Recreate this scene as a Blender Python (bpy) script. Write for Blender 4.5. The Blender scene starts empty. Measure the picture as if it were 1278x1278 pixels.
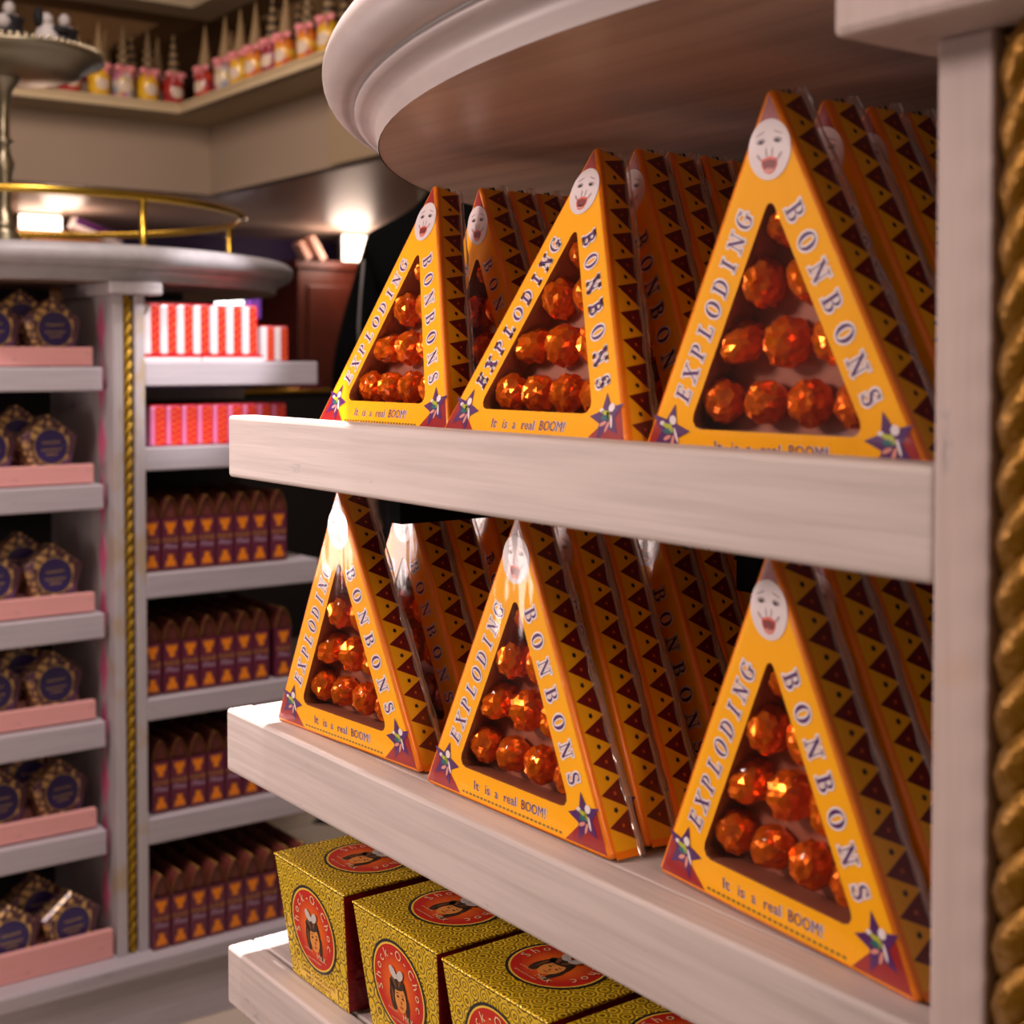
import bpy, bmesh, math, random
from mathutils import Vector, Matrix
R0 = random.Random(7)
PI = math.pi
CH = 1.10                       # camera height above the floor; helper z values below are measured from camera height
scene = bpy.context.scene
# ---------------------------------------------------------------- camera
PSI = -0.93752
cam_d = bpy.data.cameras.new('camera'); cam = bpy.data.objects.new('camera', cam_d)
scene.collection.objects.link(cam); scene.camera = cam
cam.location = (0, 0, CH); cam.rotation_euler = (PI/2 - 0.02977, 0, -PSI)
cam_d.sensor_width = 36; cam_d.lens = 36*1750/1278
cam_d.shift_y = -(639-503.36)/1278
cam_d.clip_start = 0.02
cam_d.dof.use_dof = True; cam_d.dof.focus_distance = 0.84; cam_d.dof.aperture_fstop = 11.0
# ---------------------------------------------------------------- colour management, world, lights
vs = scene.view_settings
vs.view_transform = 'Standard'; vs.look = 'None'; vs.gamma = 1.0; vs.exposure = 0.0
try: vs.use_curve_mapping = False
except Exception: pass
w = bpy.data.worlds.new('room_ambient'); scene.world = w; w.use_nodes = True
bg = w.node_tree.nodes['Background']; bg.inputs[0].default_value = (1.0, 0.80, 0.68, 1); bg.inputs[1].default_value = 0.13
def lamp(name, kind, loc, energy, col, target=None, **kw):
    l = bpy.data.lights.new(name, kind); l.energy = energy; l.color = col
    for k, v in kw.items(): setattr(l, k, v)
    o = bpy.data.objects.new(name, l); scene.collection.objects.link(o); o.location = loc
    if target is not None:
        o.rotation_euler = (Vector(target)-Vector(loc)).to_track_quat('-Z', 'Y').to_euler()
    return o
WARM = (1.0, 0.78, 0.62); PINK = (1.0, 0.80, 0.74)
lamp('ceiling_spot_shelf_end', 'SPOT', (-0.86, 0.36, CH+1.9), 700, (1, .92, .88), (-0.87, 0.42, 0), spot_size=0.42, spot_blend=0.15, shadow_soft_size=0.02)
lamp('fill_spot_aisle', 'SPOT', (-1.25, -0.95, CH+0.62), 92, PINK, (-0.74, 0.43, CH+0.02), spot_size=1.05, spot_blend=1.0, shadow_soft_size=0.22)  # added key light, no fixture; lights the box fronts, fading to the right
lamp('ceiling_spot_left', 'SPOT', (-1.55, 0.75, CH+1.6), 60, (1, .88, .82), (-2.25, 1.02, CH-0.1), spot_size=0.9, spot_blend=0.6, shadow_soft_size=0.05)
lamp('ceiling_panel_left', 'AREA', (-1.2, -0.1, CH+1.5), 18, PINK, (-2.3, 0.8, CH-0.4), shape='DISK', size=0.7)
lamp('side_fill_right', 'AREA', (0.95, 0.08, CH+0.50), 13, WARM, (-0.6, 0.5, CH-0.05), shape='DISK', size=0.45)  # added low fill, not a ceiling fixture; brightens the right-hand box sides
lamp('glare_fill_far_left', 'AREA', (-1.86, -0.30, CH-0.19), 7.5, PINK, (-0.75, 0.43, CH-0.1), shape='DISK', size=0.36)  # added light, no real lamp; gives the glare on the lower boxes' wrap
lamp('ceiling_spot_packs', 'SPOT', (-1.25, 1.35, CH+1.1), 130, (1, .93, .93), (-2.21, 0.985, CH+0.04), spot_size=0.20, spot_blend=0.5, shadow_soft_size=0.03)
lamp('alcove_lamp_right', 'POINT', (-5.25, 3.0, CH+0.47), 4.2, (1, .74, .60), shadow_soft_size=0.10)
lamp('alcove_lamp_left', 'POINT', (-5.2, 1.75, CH+0.50), 2.2, (1, .74, .60), shadow_soft_size=0.08)
lamp('wall_fill_back', 'AREA', (-3.2, 0.8, CH+1.0), 9, WARM, (-4.3, 1.8, CH+0.7), shape='DISK', size=0.5)  # added fill below ceiling level; brightens the bulkhead wall and bottles
# ---------------------------------------------------------------- mesh helpers
class MB:
    def __init__(s): s.v=[]; s.f=[]; s.m=[]; s.sm=[]
    def add(s, verts, faces, mi=0, smooth=False):
        b=len(s.v); s.v+=[tuple(p) for p in verts]
        for f in faces: s.f.append([b+i for i in f]); s.m.append(mi); s.sm.append(smooth)
        return s
    def box(s, x0,x1,y0,y1,z0,z1, mi=0):
        V=[(x,y,z) for z in (z0,z1) for y in (y0,y1) for x in (x0,x1)]
        return s.add(V,[(0,2,3,1),(4,5,7,6),(0,1,5,4),(2,6,7,3),(0,4,6,2),(1,3,7,5)],mi)
    def rings(s, rings, closed=True, cap0=False, cap1=False, mi=0, smooth=False):
        n=len(rings[0]); V=[p for r in rings for p in r]; F=[]
        for i in range(len(rings)-1):
            for j in range(n if closed else n-1):
                k=(j+1)%n; F.append((i*n+j,i*n+k,(i+1)*n+k,(i+1)*n+j))
        s.add(V,F,mi,smooth)
        if cap0: s.add(rings[0],[list(range(n))[::-1]],mi)
        if cap1: s.add(rings[-1],[list(range(n))],mi)
        return s
    def lathe(s, prof, cx=0, cy=0, n=48, mi=0, smooth=True, cap0=False, cap1=False, a0=0.0):
        rs=[[(cx+r*math.cos(a0+2*PI*j/n),cy+r*math.sin(a0+2*PI*j/n),z) for j in range(n)] for r,z in prof]
        return s.rings(rs,True,cap0,cap1,mi,smooth)
    def tube(s, pts, r, n=8, mi=0, closed=False, smooth=True):
        P=[Vector(p) for p in pts]; m=len(P); rs=[]
        for i,p in enumerate(P):
            a=P[(i-1)%m] if (closed or i>0) else p; b=P[(i+1)%m] if (closed or i<m-1) else p
            t=(b-a).normalized(); up=Vector((0,0,1)) if abs(t.z)<.95 else Vector((1,0,0))
            u=t.cross(up).normalized(); w_=u.cross(t)
            rr=r[i] if isinstance(r,(list,tuple)) else r
            rs.append([tuple(p+u*rr*math.cos(2*PI*j/n)+w_*rr*math.sin(2*PI*j/n)) for j in range(n)])
        if closed: rs.append(rs[0])
        return s.rings(rs,True,not closed,not closed,mi,smooth)
    def poly(s, pts, mi=0): return s.add(pts,[list(range(len(pts)))],mi)
    def ball(s, c, r, n=10, m=6, mi=0, sx=1, sy=1, sz=1):
        rs=[[(c[0]+sx*r*math.sin(PI*i/m)*math.cos(2*PI*j/n),c[1]+sy*r*math.sin(PI*i/m)*math.sin(2*PI*j/n),c[2]-sz*r*math.cos(PI*i/m)) for j in range(n)] for i in range(m+1)]
        return s.rings(rs,True,False,False,mi,True)
    def mesh(s, name, mats):
        me=bpy.data.meshes.new(name); me.from_pydata(s.v,[],s.f)
        for m in (mats if isinstance(mats,(list,tuple)) else [mats]): me.materials.append(m)
        me.polygons.foreach_set('material_index',s.m); me.polygons.foreach_set('use_smooth',s.sm)
        bm=bmesh.new(); bm.from_mesh(me); bmesh.ops.remove_doubles(bm,verts=bm.verts,dist=1e-6)
        bmesh.ops.recalc_face_normals(bm,faces=bm.faces); bm.to_mesh(me); bm.free()
        me.update(); return me
    def build(s, name, mats, parent=None, off=None, bevel=0.0, seg=2):
        if off is not None: s.v=[(x-off[0],y-off[1],z-off[2]) for x,y,z in s.v]
        o=bpy.data.objects.new(name,s.mesh(name,mats)); scene.collection.objects.link(o)
        if parent: o.parent=parent
        if bevel:
            m=o.modifiers.new('bevel','BEVEL'); m.width=bevel; m.segments=seg; m.limit_method='ANGLE'; m.angle_limit=0.6
        return o
def tag(o,label=None,cat=None,group=None,kind=None):
    if label: o['label']=label
    if cat: o['category']=cat
    if group: o['group']=group
    if kind: o['kind']=kind
    return o
def empty(name,loc,label,cat,group=None,rot=(0,0,0)):
    o=bpy.data.objects.new(name,None); scene.collection.objects.link(o); o.empty_display_size=.02
    o.location=loc; o.rotation_euler=rot; return tag(o,label,cat,group)
def dup(root,loc,label,rot=None,group=None,skip=()):
    r=root.copy(); scene.collection.objects.link(r); r.location=loc
    if rot is not None: r.rotation_euler=rot
    r['label']=label
    if group: r['group']=group
    for ch in list(root.children):
        if ch.name.split('.')[0] in skip: continue
        c=ch.copy(); scene.collection.objects.link(c); c.parent=r
        for g in list(ch.children):
            d=g.copy(); scene.collection.objects.link(d); d.parent=c
    return r
def round_poly(P,r,n):
    out=[]; m=len(P)
    for i in range(m):
        p=Vector(P[i]); a=(Vector(P[i-1])-p).normalized(); b=(Vector(P[(i+1)%m])-p).normalized()
        ang=a.angle(b); rr=r[i] if isinstance(r,(list,tuple)) else r
        d=rr/math.tan(ang/2); c=p+(a+b).normalized()*(rr/math.sin(ang/2))
        s=p+a*d-c; e=p+b*d-c; tot=s.angle_signed(e)
        for k in range(n+1):
            t=k/n*tot; q=c+Vector((s.x*math.cos(-t)-s.y*math.sin(-t),s.x*math.sin(-t)+s.y*math.cos(-t))); out.append((q.x,q.y))
    return out
# ---------------------------------------------------------------- materials
def new_mat(name):
    m=bpy.data.materials.new(name); m.use_nodes=True; nt=m.node_tree; return m,nt,nt.nodes['Principled BSDF']
def mat(name,col,rough=.5,metal=0,coat=0,coat_rough=.08,emit=None,estr=0,spec=.5,bump=0,bscale=60,var=0):
    m,nt,p=new_mat(name); p.inputs['Base Color'].default_value=(*col,1); p.inputs['Roughness'].default_value=rough
    p.inputs['Metallic'].default_value=metal; p.inputs['Coat Weight'].default_value=coat; p.inputs['Coat Roughness'].default_value=coat_rough
    p.inputs['Specular IOR Level'].default_value=spec
    if emit: p.inputs['Emission Color'].default_value=(*emit,1); p.inputs['Emission Strength'].default_value=estr
    if bump or var:
        tc=nt.nodes.new('ShaderNodeTexCoord'); n=nt.nodes.new('ShaderNodeTexNoise'); n.inputs['Scale'].default_value=bscale; n.inputs['Detail'].default_value=3
        nt.links.new(tc.outputs['Object'],n.inputs['Vector'])
        if bump:
            b=nt.nodes.new('ShaderNodeBump'); b.inputs['Strength'].default_value=bump; b.inputs['Distance'].default_value=.002
            nt.links.new(n.outputs['Fac'],b.inputs['Height']); nt.links.new(b.outputs['Normal'],p.inputs['Coat Normal' if coat else 'Normal'])
        if var:
            mx=nt.nodes.new('ShaderNodeMixRGB'); mx.inputs[1].default_value=(*[c*(1-var) for c in col],1); mx.inputs[2].default_value=(*[min(1,c*(1+var)) for c in col],1)
            nt.links.new(n.outputs['Fac'],mx.inputs[0]); nt.links.new(mx.outputs[0],p.inputs['Base Color'])
    return m
def wood(name,base,dark,axis='x',scale=1.0,rough=.55,amount=.5,stain=None,streak=True):
    """painted board: brushed streaks along one axis, sparse grey scuffs, optional ochre stains"""
    m,nt,p=new_mat(name); L=nt.links.new; N=nt.nodes.new
    tc=N('ShaderNodeTexCoord'); mp=N('ShaderNodeMapping'); L(tc.outputs['Object'],mp.inputs['Vector'])
    sc={'x':(2.2,60,60),'y':(60,2.2,60),'z':(60,60,2.2)}[axis]; mp.inputs['Scale'].default_value=tuple(c*scale for c in sc)
    n1=N('ShaderNodeTexNoise'); n1.inputs['Scale'].default_value=3.0; n1.inputs['Detail'].default_value=6; n1.inputs['Roughness'].default_value=.6; L(mp.outputs[0],n1.inputs['Vector'])
    r1=N('ShaderNodeValToRGB'); r1.color_ramp.elements[0].position=.36; r1.color_ramp.elements[0].color=(*dark,1); r1.color_ramp.elements[1].position=.60; r1.color_ramp.elements[1].color=(*base,1); L(n1.outputs['Fac'],r1.inputs[0])
    mx=N('ShaderNodeMixRGB'); mx.inputs[0].default_value=amount; mx.inputs[1].default_value=(*base,1); L(r1.outputs[0],mx.inputs[2])
    # scuffs
    mp2=N('ShaderNodeMapping'); L(tc.outputs['Object'],mp2.inputs['Vector']); sc2={'x':(14,70,70),'y':(70,14,70),'z':(70,70,14)}[axis]; mp2.inputs['Scale'].default_value=sc2
    n2=N('ShaderNodeTexNoise'); n2.inputs['Scale'].default_value=1.0; n2.inputs['Detail'].default_value=5; n2.inputs['Roughness'].default_value=.72; L(mp2.outputs[0],n2.inputs['Vector'])
    r2=N('ShaderNodeValToRGB'); r2.color_ramp.elements[0].position=.655; r2.color_ramp.elements[0].color=(0,0,0,1); r2.color_ramp.elements[1].position=.72; r2.color_ramp.elements[1].color=(.75,.75,.75,1); L(n2.outputs['Fac'],r2.inputs[0])
    mx2=N('ShaderNodeMixRGB'); L(r2.outputs[0],mx2.inputs[0]); L(mx.outputs[0],mx2.inputs[1]); mx2.inputs[2].default_value=(.22,.21,.24,1)
    last=mx2
    if stain:
        n3=N('ShaderNodeTexNoise'); n3.inputs['Scale'].default_value=11; n3.inputs['Detail'].default_value=3; L(tc.outputs['Object'],n3.inputs['Vector'])
        r3=N('ShaderNodeValToRGB'); r3.color_ramp.elements[0].position=.56; r3.color_ramp.elements[0].color=(0,0,0,1); r3.color_ramp.elements[1].position=.66; r3.color_ramp.elements[1].color=(.55,.55,.55,1); L(n3.outputs['Fac'],r3.inputs[0])
        mx3=N('ShaderNodeMixRGB'); L(r3.outputs[0],mx3.inputs[0]); L(last.outputs[0],mx3.inputs[1]); mx3.inputs[2].default_value=(*stain,1); last=mx3
    L(last.outputs[0],p.inputs['Base Color']); p.inputs['Roughness'].default_value=rough
    b=N('ShaderNodeBump'); b.inputs['Strength'].default_value=.12; b.inputs['Distance'].default_value=.001; L(n1.outputs['Fac'],b.inputs['Height']); L(b.outputs[0],p.inputs['Normal'])
    return m
def clear(name,tint=(1,1,1),rough=.08,bump=.0,bscale=60,gl=.10,haze=0.0,edge=.45):
    """thin clear film: straight-through transparency plus a surface reflection"""
    m=bpy.data.materials.new(name); m.use_nodes=True; nt=m.node_tree; nt.nodes.clear(); N=nt.nodes.new; L=nt.links.new
    out=N('ShaderNodeOutputMaterial'); tr=N('ShaderNodeBsdfTransparent'); tr.inputs[0].default_value=(*tint,1); g=N('ShaderNodeBsdfGlossy'); g.inputs['Roughness'].default_value=rough
    lw=N('ShaderNodeLayerWeight'); lw.inputs['Blend'].default_value=.25
    mt=N('ShaderNodeMath'); mt.operation='MULTIPLY_ADD'; mt.inputs[1].default_value=edge; mt.inputs[2].default_value=gl; L(lw.outputs['Fresnel'],mt.inputs[0])
    mx=N('ShaderNodeMixShader'); L(mt.outputs[0],mx.inputs[0]); L(tr.outputs[0],mx.inputs[1]); L(g.outputs[0],mx.inputs[2])
    if bump:
        tc=N('ShaderNodeTexCoord'); mp=N('ShaderNodeMapping'); mp.inputs['Scale'].default_value=(1,1,.3); n=N('ShaderNodeTexNoise'); n.inputs['Scale'].default_value=bscale; n.inputs['Detail'].default_value=2
        b=N('ShaderNodeBump'); b.inputs['Strength'].default_value=bump; b.inputs['Distance'].default_value=.004
        L(tc.outputs['Object'],mp.inputs[0]); L(mp.outputs[0],n.inputs['Vector']); L(n.outputs['Fac'],b.inputs['Height']); L(b.outputs[0],g.inputs['Normal']); L(b.outputs[0],lw.inputs['Normal'])
    last=mx
    if haze:
        d=N('ShaderNodeBsdfDiffuse'); d.inputs[0].default_value=(.9,.85,.82,1); m2=N('ShaderNodeMixShader'); m2.inputs[0].default_value=haze; L(mx.outputs[0],m2.inputs[1]); L(d.outputs[0],m2.inputs[2]); last=m2
    L(last.outputs[0],out.inputs[0]); return m
M={}
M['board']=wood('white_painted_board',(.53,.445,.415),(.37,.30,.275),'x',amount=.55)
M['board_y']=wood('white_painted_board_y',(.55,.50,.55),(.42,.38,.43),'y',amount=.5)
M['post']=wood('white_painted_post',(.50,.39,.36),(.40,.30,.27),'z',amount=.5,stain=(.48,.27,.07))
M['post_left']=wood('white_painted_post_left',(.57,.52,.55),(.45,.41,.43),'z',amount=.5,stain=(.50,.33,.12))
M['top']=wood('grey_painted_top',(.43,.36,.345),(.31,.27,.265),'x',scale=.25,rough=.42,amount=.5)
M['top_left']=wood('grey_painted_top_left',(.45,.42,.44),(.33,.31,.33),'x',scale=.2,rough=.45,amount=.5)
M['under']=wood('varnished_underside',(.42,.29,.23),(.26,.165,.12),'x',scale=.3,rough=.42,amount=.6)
M['panel']=wood('grey_panel',(.55,.50,.51),(.38,.34,.36),'z',amount=.6)
M['dark']=mat('dark_panel',(.02,.016,.018),.6)
M['black']=mat('black_paint',(.004,.004,.005),.9,spec=.05)
M['pinkd']=mat('pink_paint',(.78,.17,.33),.6)
M['tray']=wood('pink_painted_tray',(.88,.42,.40),(.80,.36,.34),'y',amount=.5)
M['rope']=mat('gold_rope',(.21,.092,.001),.34,metal=.6,bump=.5,bscale=260)
M['rope_left']=mat('gold_rope_left',(.42,.24,.008),.34,metal=.4,bump=.5,bscale=260)
M['brass']=mat('brass',(.62,.38,.05),.25,metal=1)
M['silver']=mat('tarnished_silver',(.40,.34,.23),.34,metal=1)
M['yellow']=mat('yellow_card',(1.0,.455,.0),.55,coat=.2,coat_rough=.08,spec=.2)
M['yellow_side']=mat('yellow_side_card',(.95,.44,.002),.5,coat=.5,coat_rough=.12,bump=.25,bscale=40)
M['orange']=mat('orange_edge_foil',(1.0,.25,.001),.35,metal=.15,coat=.6,coat_rough=.10,bump=.6,bscale=420)
M['maroon']=mat('maroon_print',(.15,.003,.004),.42,coat=.6,coat_rough=.12,bump=.25,bscale=40)
M['red']=mat('red_print',(.34,.004,.006),.42,coat=.6,coat_rough=.10)
M['purple']=mat('purple_print',(.085,.006,.12),.45,coat=.5)
M['white']=mat('white_print',(.86,.76,.76),.45,coat=.5)
M['facew']=mat('pale_face_print',(.76,.66,.66),.45,coat=.5)
M['shade']=mat('grey_face_print',(.42,.32,.33),.45,coat=.5)
M['ink']=mat('black_print',(.012,.01,.014),.45,coat=.5)
M['lip']=mat('lip_print',(.72,.12,.08),.45,coat=.5)
M['mouth']=mat('mouth_print',(.22,.015,.012),.45,coat=.5)
M['teal']=mat('teal_print',(.01,.13,.14),.45,coat=.5)
M['lime']=mat('lime_print',(.48,.52,.03),.45,coat=.5)
M['flesh']=mat('pink_print',(.75,.30,.24),.45,coat=.5)
M['odot']=mat('orange_dot_print',(.55,.09,.01),.45,coat=.5)
M['inner']=mat('brown_inner_card',(.34,.11,.062),.5)
M['foil']=mat('orange_foil',(1.0,.20,.003),.19,metal=.66)
M['blister']=clear('clear_blister',(1,.96,.94),.06,gl=.02)
M['pane']=clear('clear_window_film',(1,.97,.95),.07,bump=.35,bscale=55,gl=.035)
M['wrap']=clear('clear_wrap',(1,1,1),.08,bump=.9,bscale=34,gl=.010,edge=.36)
M['fold']=clear('clear_wrap_fold',(.96,.90,.88),.16,bump=.8,bscale=90,gl=.18,haze=.22)
# ---------------------------------------------------------------- the setting
def pt(s,d,z): return (s,d,z+CH)
FL=0.0
def struct(mb,name,mats,bevel=0): return tag(mb.build(name,mats,bevel=bevel),kind='structure')
M['floor_c']=mat('cream_floor_tile',(.62,.52,.42),.25,var=.12,bscale=5)
M['floor_k']=mat('black_floor_tile',(.015,.014,.016),.22)
M['grout']=mat('floor_grout',(.30,.25,.20),.8)
fl=MB().box(-7,2.5,-2.5,7,-.05,-.004); floor=struct(fl,'floor',M['grout'])
# cream octagon tiles with black corner dots, laid where the photograph can see them
ts=.30; k=.075
oc=[]
def tile_octo():
    h=ts/2-.002; c=k
    P=[(-h+c,-h),(h-c,-h),(h,-h+c),(h,h-c),(h-c,h),(-h+c,h),(-h,h-c),(-h,-h+c)]
    m=MB(); m.rings([[(x,y,-.004) for x,y in P],[(x,y,-.0006) for x,y in P],[(x*.99,y*.99,0) for x,y in P]],cap1=True); return m.mesh('tile',M['floor_c'])
def tile_dot():
    h=k-.003; P=[(-h,0),(0,-h),(h,0),(0,h)]
    m=MB(); m.rings([[(x,y,-.004) for x,y in P],[(x,y,-.0006) for x,y in P],[(x*.95,y*.95,0) for x,y in P]],cap1=True); return m.mesh('tile',M['floor_k'])
mo,md=tile_octo(),tile_dot()
for i in range(9):
    for j in range(11):
        x=-3.7+i*ts; y=.6+j*ts
        for me,dx in ((mo,0),(md,ts/2)):
            o=bpy.data.objects.new('tile',me); scene.collection.objects.link(o); o.parent=floor; o.location=(x+dx,y+dx,0)
M['soffit']=mat('beige_gloss_soffit',(.62,.46,.37),.40,var=.15,bscale=2.5)
M['wallg']=mat('taupe_wall',(.42,.32,.25),.7,var=.06,bscale=3)
M['wallp']=mat('dark_purple_wall',(.045,.018,.10),.6)
M['lipg']=mat('cream_gilt_lip',(.62,.50,.33),.28,var=.1,bscale=9)
M['lipb']=mat('cream_lip_face',(.42,.33,.20),.5)
ZS=.568
c=MB()
c.box(-6.4,-4.50,-2.5,7,CH+ZS,CH+ZS+.04); c.box(-4.50,1.5,2.03,7,CH+ZS,CH+ZS+.04); struct(c,'ceiling',M['soffit'])
struct(MB().box(-6.0,-5.90,-2.5,7,0,CH+ZS),'wall_back',M['wallp'])
wl=MB(); wl.box(-4.52,-4.48,-2.5,2.05,CH+ZS,CH+.80); struct(wl,'wall_left',M['wallg'])
wr=MB(); wr.box(-4.48,1.5,2.01,2.05,CH+ZS,CH+.80); struct(wr,'wall_right',M['wallg'])
wr2=MB(); wr2.box(-3.60,1.5,1.985,2.01,CH+ZS,CH+.80); struct(wr2,'trim_4',mat('tan_pilaster',(.42,.31,.20),.6))
# bottle shelf on top of the bulkhead, L-shaped, with a gilt lip
sh=MB(); sh.box(-4.70,-4.30,-2.5,2.2,CH+.797,CH+.8315); sh.box(-4.30,1.5,1.83,2.2,CH+.797,CH+.8315); struct(sh,'trim_1',M['lipb'])
def lip_run(name,horizontal):
    m=MB(); prof=[(0,.797),(.010,.797),(.013,.805),(.006,.811),(.005,.816),(.014,.822),(.014,.828),(.004,.832),(-.012,.832),(-.012,.797)]
    if horizontal: rs=[[( -4.30+a,y,CH+z) for a,z in prof] for y in (-2.5,1.83)]
    else: rs=[[(x,1.83-a,CH+z) for a,z in prof] for x in (-4.30,1.5)]
    m.rings(rs,True,True,True); return struct(m,name,M['lipg'],bevel=.002)
lip_run('trim_2',True); lip_run('trim_3',False)
M['mirror']=mat('smoked_mirror_panel',(.22,.14,.08),.08,metal=.95,var=.2,bscale=4)
bw=MB(); bw.box(-4.54,-4.50,-2.5,2.06,CH+.8315,CH+1.16); struct(bw,'wall_back_1',M['mirror'])
bw=MB(); bw.box(-4.50,1.5,2.02,2.06,CH+.8315,CH+1.16); struct(bw,'wall_right_1',M['mirror'])
fr=MB(); fr.box(-4.60,-4.36,-2.5,2.12,CH+1.161,CH+2.2); fr.box(-4.36,1.5,1.90,2.12,CH+1.161,CH+2.2); struct(fr,'trim_5',mat('beige_frieze',(.42,.34,.24),.6))
col=MB(); col.lathe([(.05,0),(.05,.06),(.035,.08),(.035,CH+ZS-.04),(.05,CH+ZS-.02),(.05,CH+ZS)],-3.58,2.32,20,cap0=True,cap1=True); struct(col,'trim_6',mat('pale_post_paint',(.55,.5,.45),.5))
# ---------------------------------------------------------------- front display stand
KF=(-0.254,0.40,0.0)
kf=empty('display_stand',KF,'white painted round-topped display stand holding the triangular boxes, at the right','display stand')
def round_top(cx,cy,Rb,zb,parent,off,mt,mu):
    t=.0655; b=CH+zb
    prof=[(Rb,b),(Rb+.001,b+.004),(Rb+.0015,b+.008),(Rb+.0025,b+.0115),(Rb+.006,b+.0145),(Rb+.0105,b+.0165),(Rb+.0145,b+.018),(Rb+.0145,b+.0205),(Rb+.0125,b+.0225)]
    for i in range(13):
        a=-1.25+i/12*2.6; prof.append((Rb+.0125+.0215*math.cos(a),b+.0385+.0205*math.sin(a)*.9))
    prof+=[(Rb-.01,b+t-.005),(0.0,b+t-.005)]
    m=MB(); m.lathe(prof,cx,cy,160); o=m.build('round_top',mt,parent,off)
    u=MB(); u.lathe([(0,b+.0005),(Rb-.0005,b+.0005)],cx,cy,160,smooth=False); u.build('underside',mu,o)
    o.children[0].data.transform(Matrix.Translation((-off[0],-off[1],-off[2])))
    return o
DC=(-.398,1.056)
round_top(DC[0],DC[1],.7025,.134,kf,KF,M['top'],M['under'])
def twist_rope(x,y,z0,z1,R,lead,strands,n=8,per=20):
    m=MB(); N=int((z1-z0)/lead*per); sr=R*.56
    for q in range(strands):
        pts=[]
        for i in range(N+1):
            z=z0+(z1-z0)*i/N; a=2*PI*((z-z0)/lead)+2*PI*q/strands
            pts.append((x+(R-sr)*math.cos(a),y+(R-sr)*math.sin(a),z))
        m.tube(pts,sr,n)
    return m
# post with two flat strips either side of the rope groove
px0,px1=-.293,-.2165; pd=.3893
post=MB()
post.box(px0,px0+.022,pd,pd+.034,FL,CH+.1065); post.box(px1-.022,px1,pd,pd+.034,FL,CH+.1065); post.box(px0+.022,px1-.022,pd+.026,pd+.034,FL,CH+.1065)
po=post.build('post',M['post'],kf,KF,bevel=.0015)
twist_rope((px0+px1)/2-.002,pd+.0085,FL,CH+.1065,.0150,.056,3).build('rope',M['rope'],po,KF)
cp=MB(); cp.box(-.3135,-.188,.361,1.0,CH+.1065,CH+.134); cp.build('capital',M['post'],kf,KF,bevel=.003)
dv=MB(); dv.box(-.272,-.242,pd+.034,1.05,FL,CH+.1065); dv.build('divider_panel',M['panel'],kf,KF)
bp=MB(); bp.box(-.90,-.272,.80,.82,CH-1.0,CH+.134); bp.build('back_panel',M['dark'],kf,KF)
def front_shelf(s0,df,ztop,zbot,zsurf,gap):
    sh=MB(); sh.box(s0+.004,px0+.02,df+.020+gap,.80,CH+zbot+.004,CH+zsurf)
    o=sh.build('shelf',M['board'],kf,KF,bevel=.001)
    l=MB(); l.box(s0,px0+.0005,df,df+.020,CH+zbot,CH+ztop); l.build('front_board',M['board'],o,KF,bevel=.0025,seg=3)
    e=MB(); e.box(s0,s0+.020,df+.020,.80,CH+zbot,CH+min(ztop,zsurf)+.0002); e.build('end_board',M['board_y'],o,KF,bevel=.002)
    return o
front_shelf(-.842,.3893,-.0348,-.0748,-.0490,.001)
front_shelf(-.897,.4123,-.2403,-.2840,-.2414,.0015)
front_shelf(-.922,.4234,-.4181,-.4600,-.4184,.002)
for s0,s1,d0,zb in ((-.7125,-.6985,.432,-.0955),(-.490,-.474,.4965,-.113)):
    m=MB(); m.box(s0,s1,d0,.79,CH+zb,CH-.0708); m.build('support_rail',M['black'],kf,KF,bevel=.001)
lb=MB(); lb.box(-.90,px0,.455,.80,CH-1.0,CH-.62); lb.build('base_cupboard',M['panel'],kf,KF)
# ---------------------------------------------------------------- lettering
def G_rect(a,x0,y0,x1,y1,e): a.append([(x0-e,y0-e),(x1+e,y0-e),(x1+e,y1+e),(x0-e,y1+e)])
def G_line(a,p,q,w,e):
    d=Vector(q)-Vector(p); d.normalize(); n=Vector((-d.y,d.x))*(w/2+e); p=Vector(p)-d*e; q=Vector(q)+d*e
    a.append([tuple(p-n),tuple(q-n),tuple(q+n),tuple(p+n)])
def G_arc(a,cx,cy,rx,ry,a0,a1,tx,ty,e,n=14):
    for i in range(n):
        u0=math.radians(a0+(a1-a0)*i/n); u1=math.radians(a0+(a1-a0)*(i+1)/n)
        P=[]
        for u,o in ((u0,1),(u1,1),(u1,0),(u0,0)):
            ex=e if o else -e; X=rx+ex-(0 if o else tx); Y=ry+ex-(0 if o else ty); P.append((cx+X*math.cos(u),cy+Y*math.sin(u)))
        a.append(P)
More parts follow.
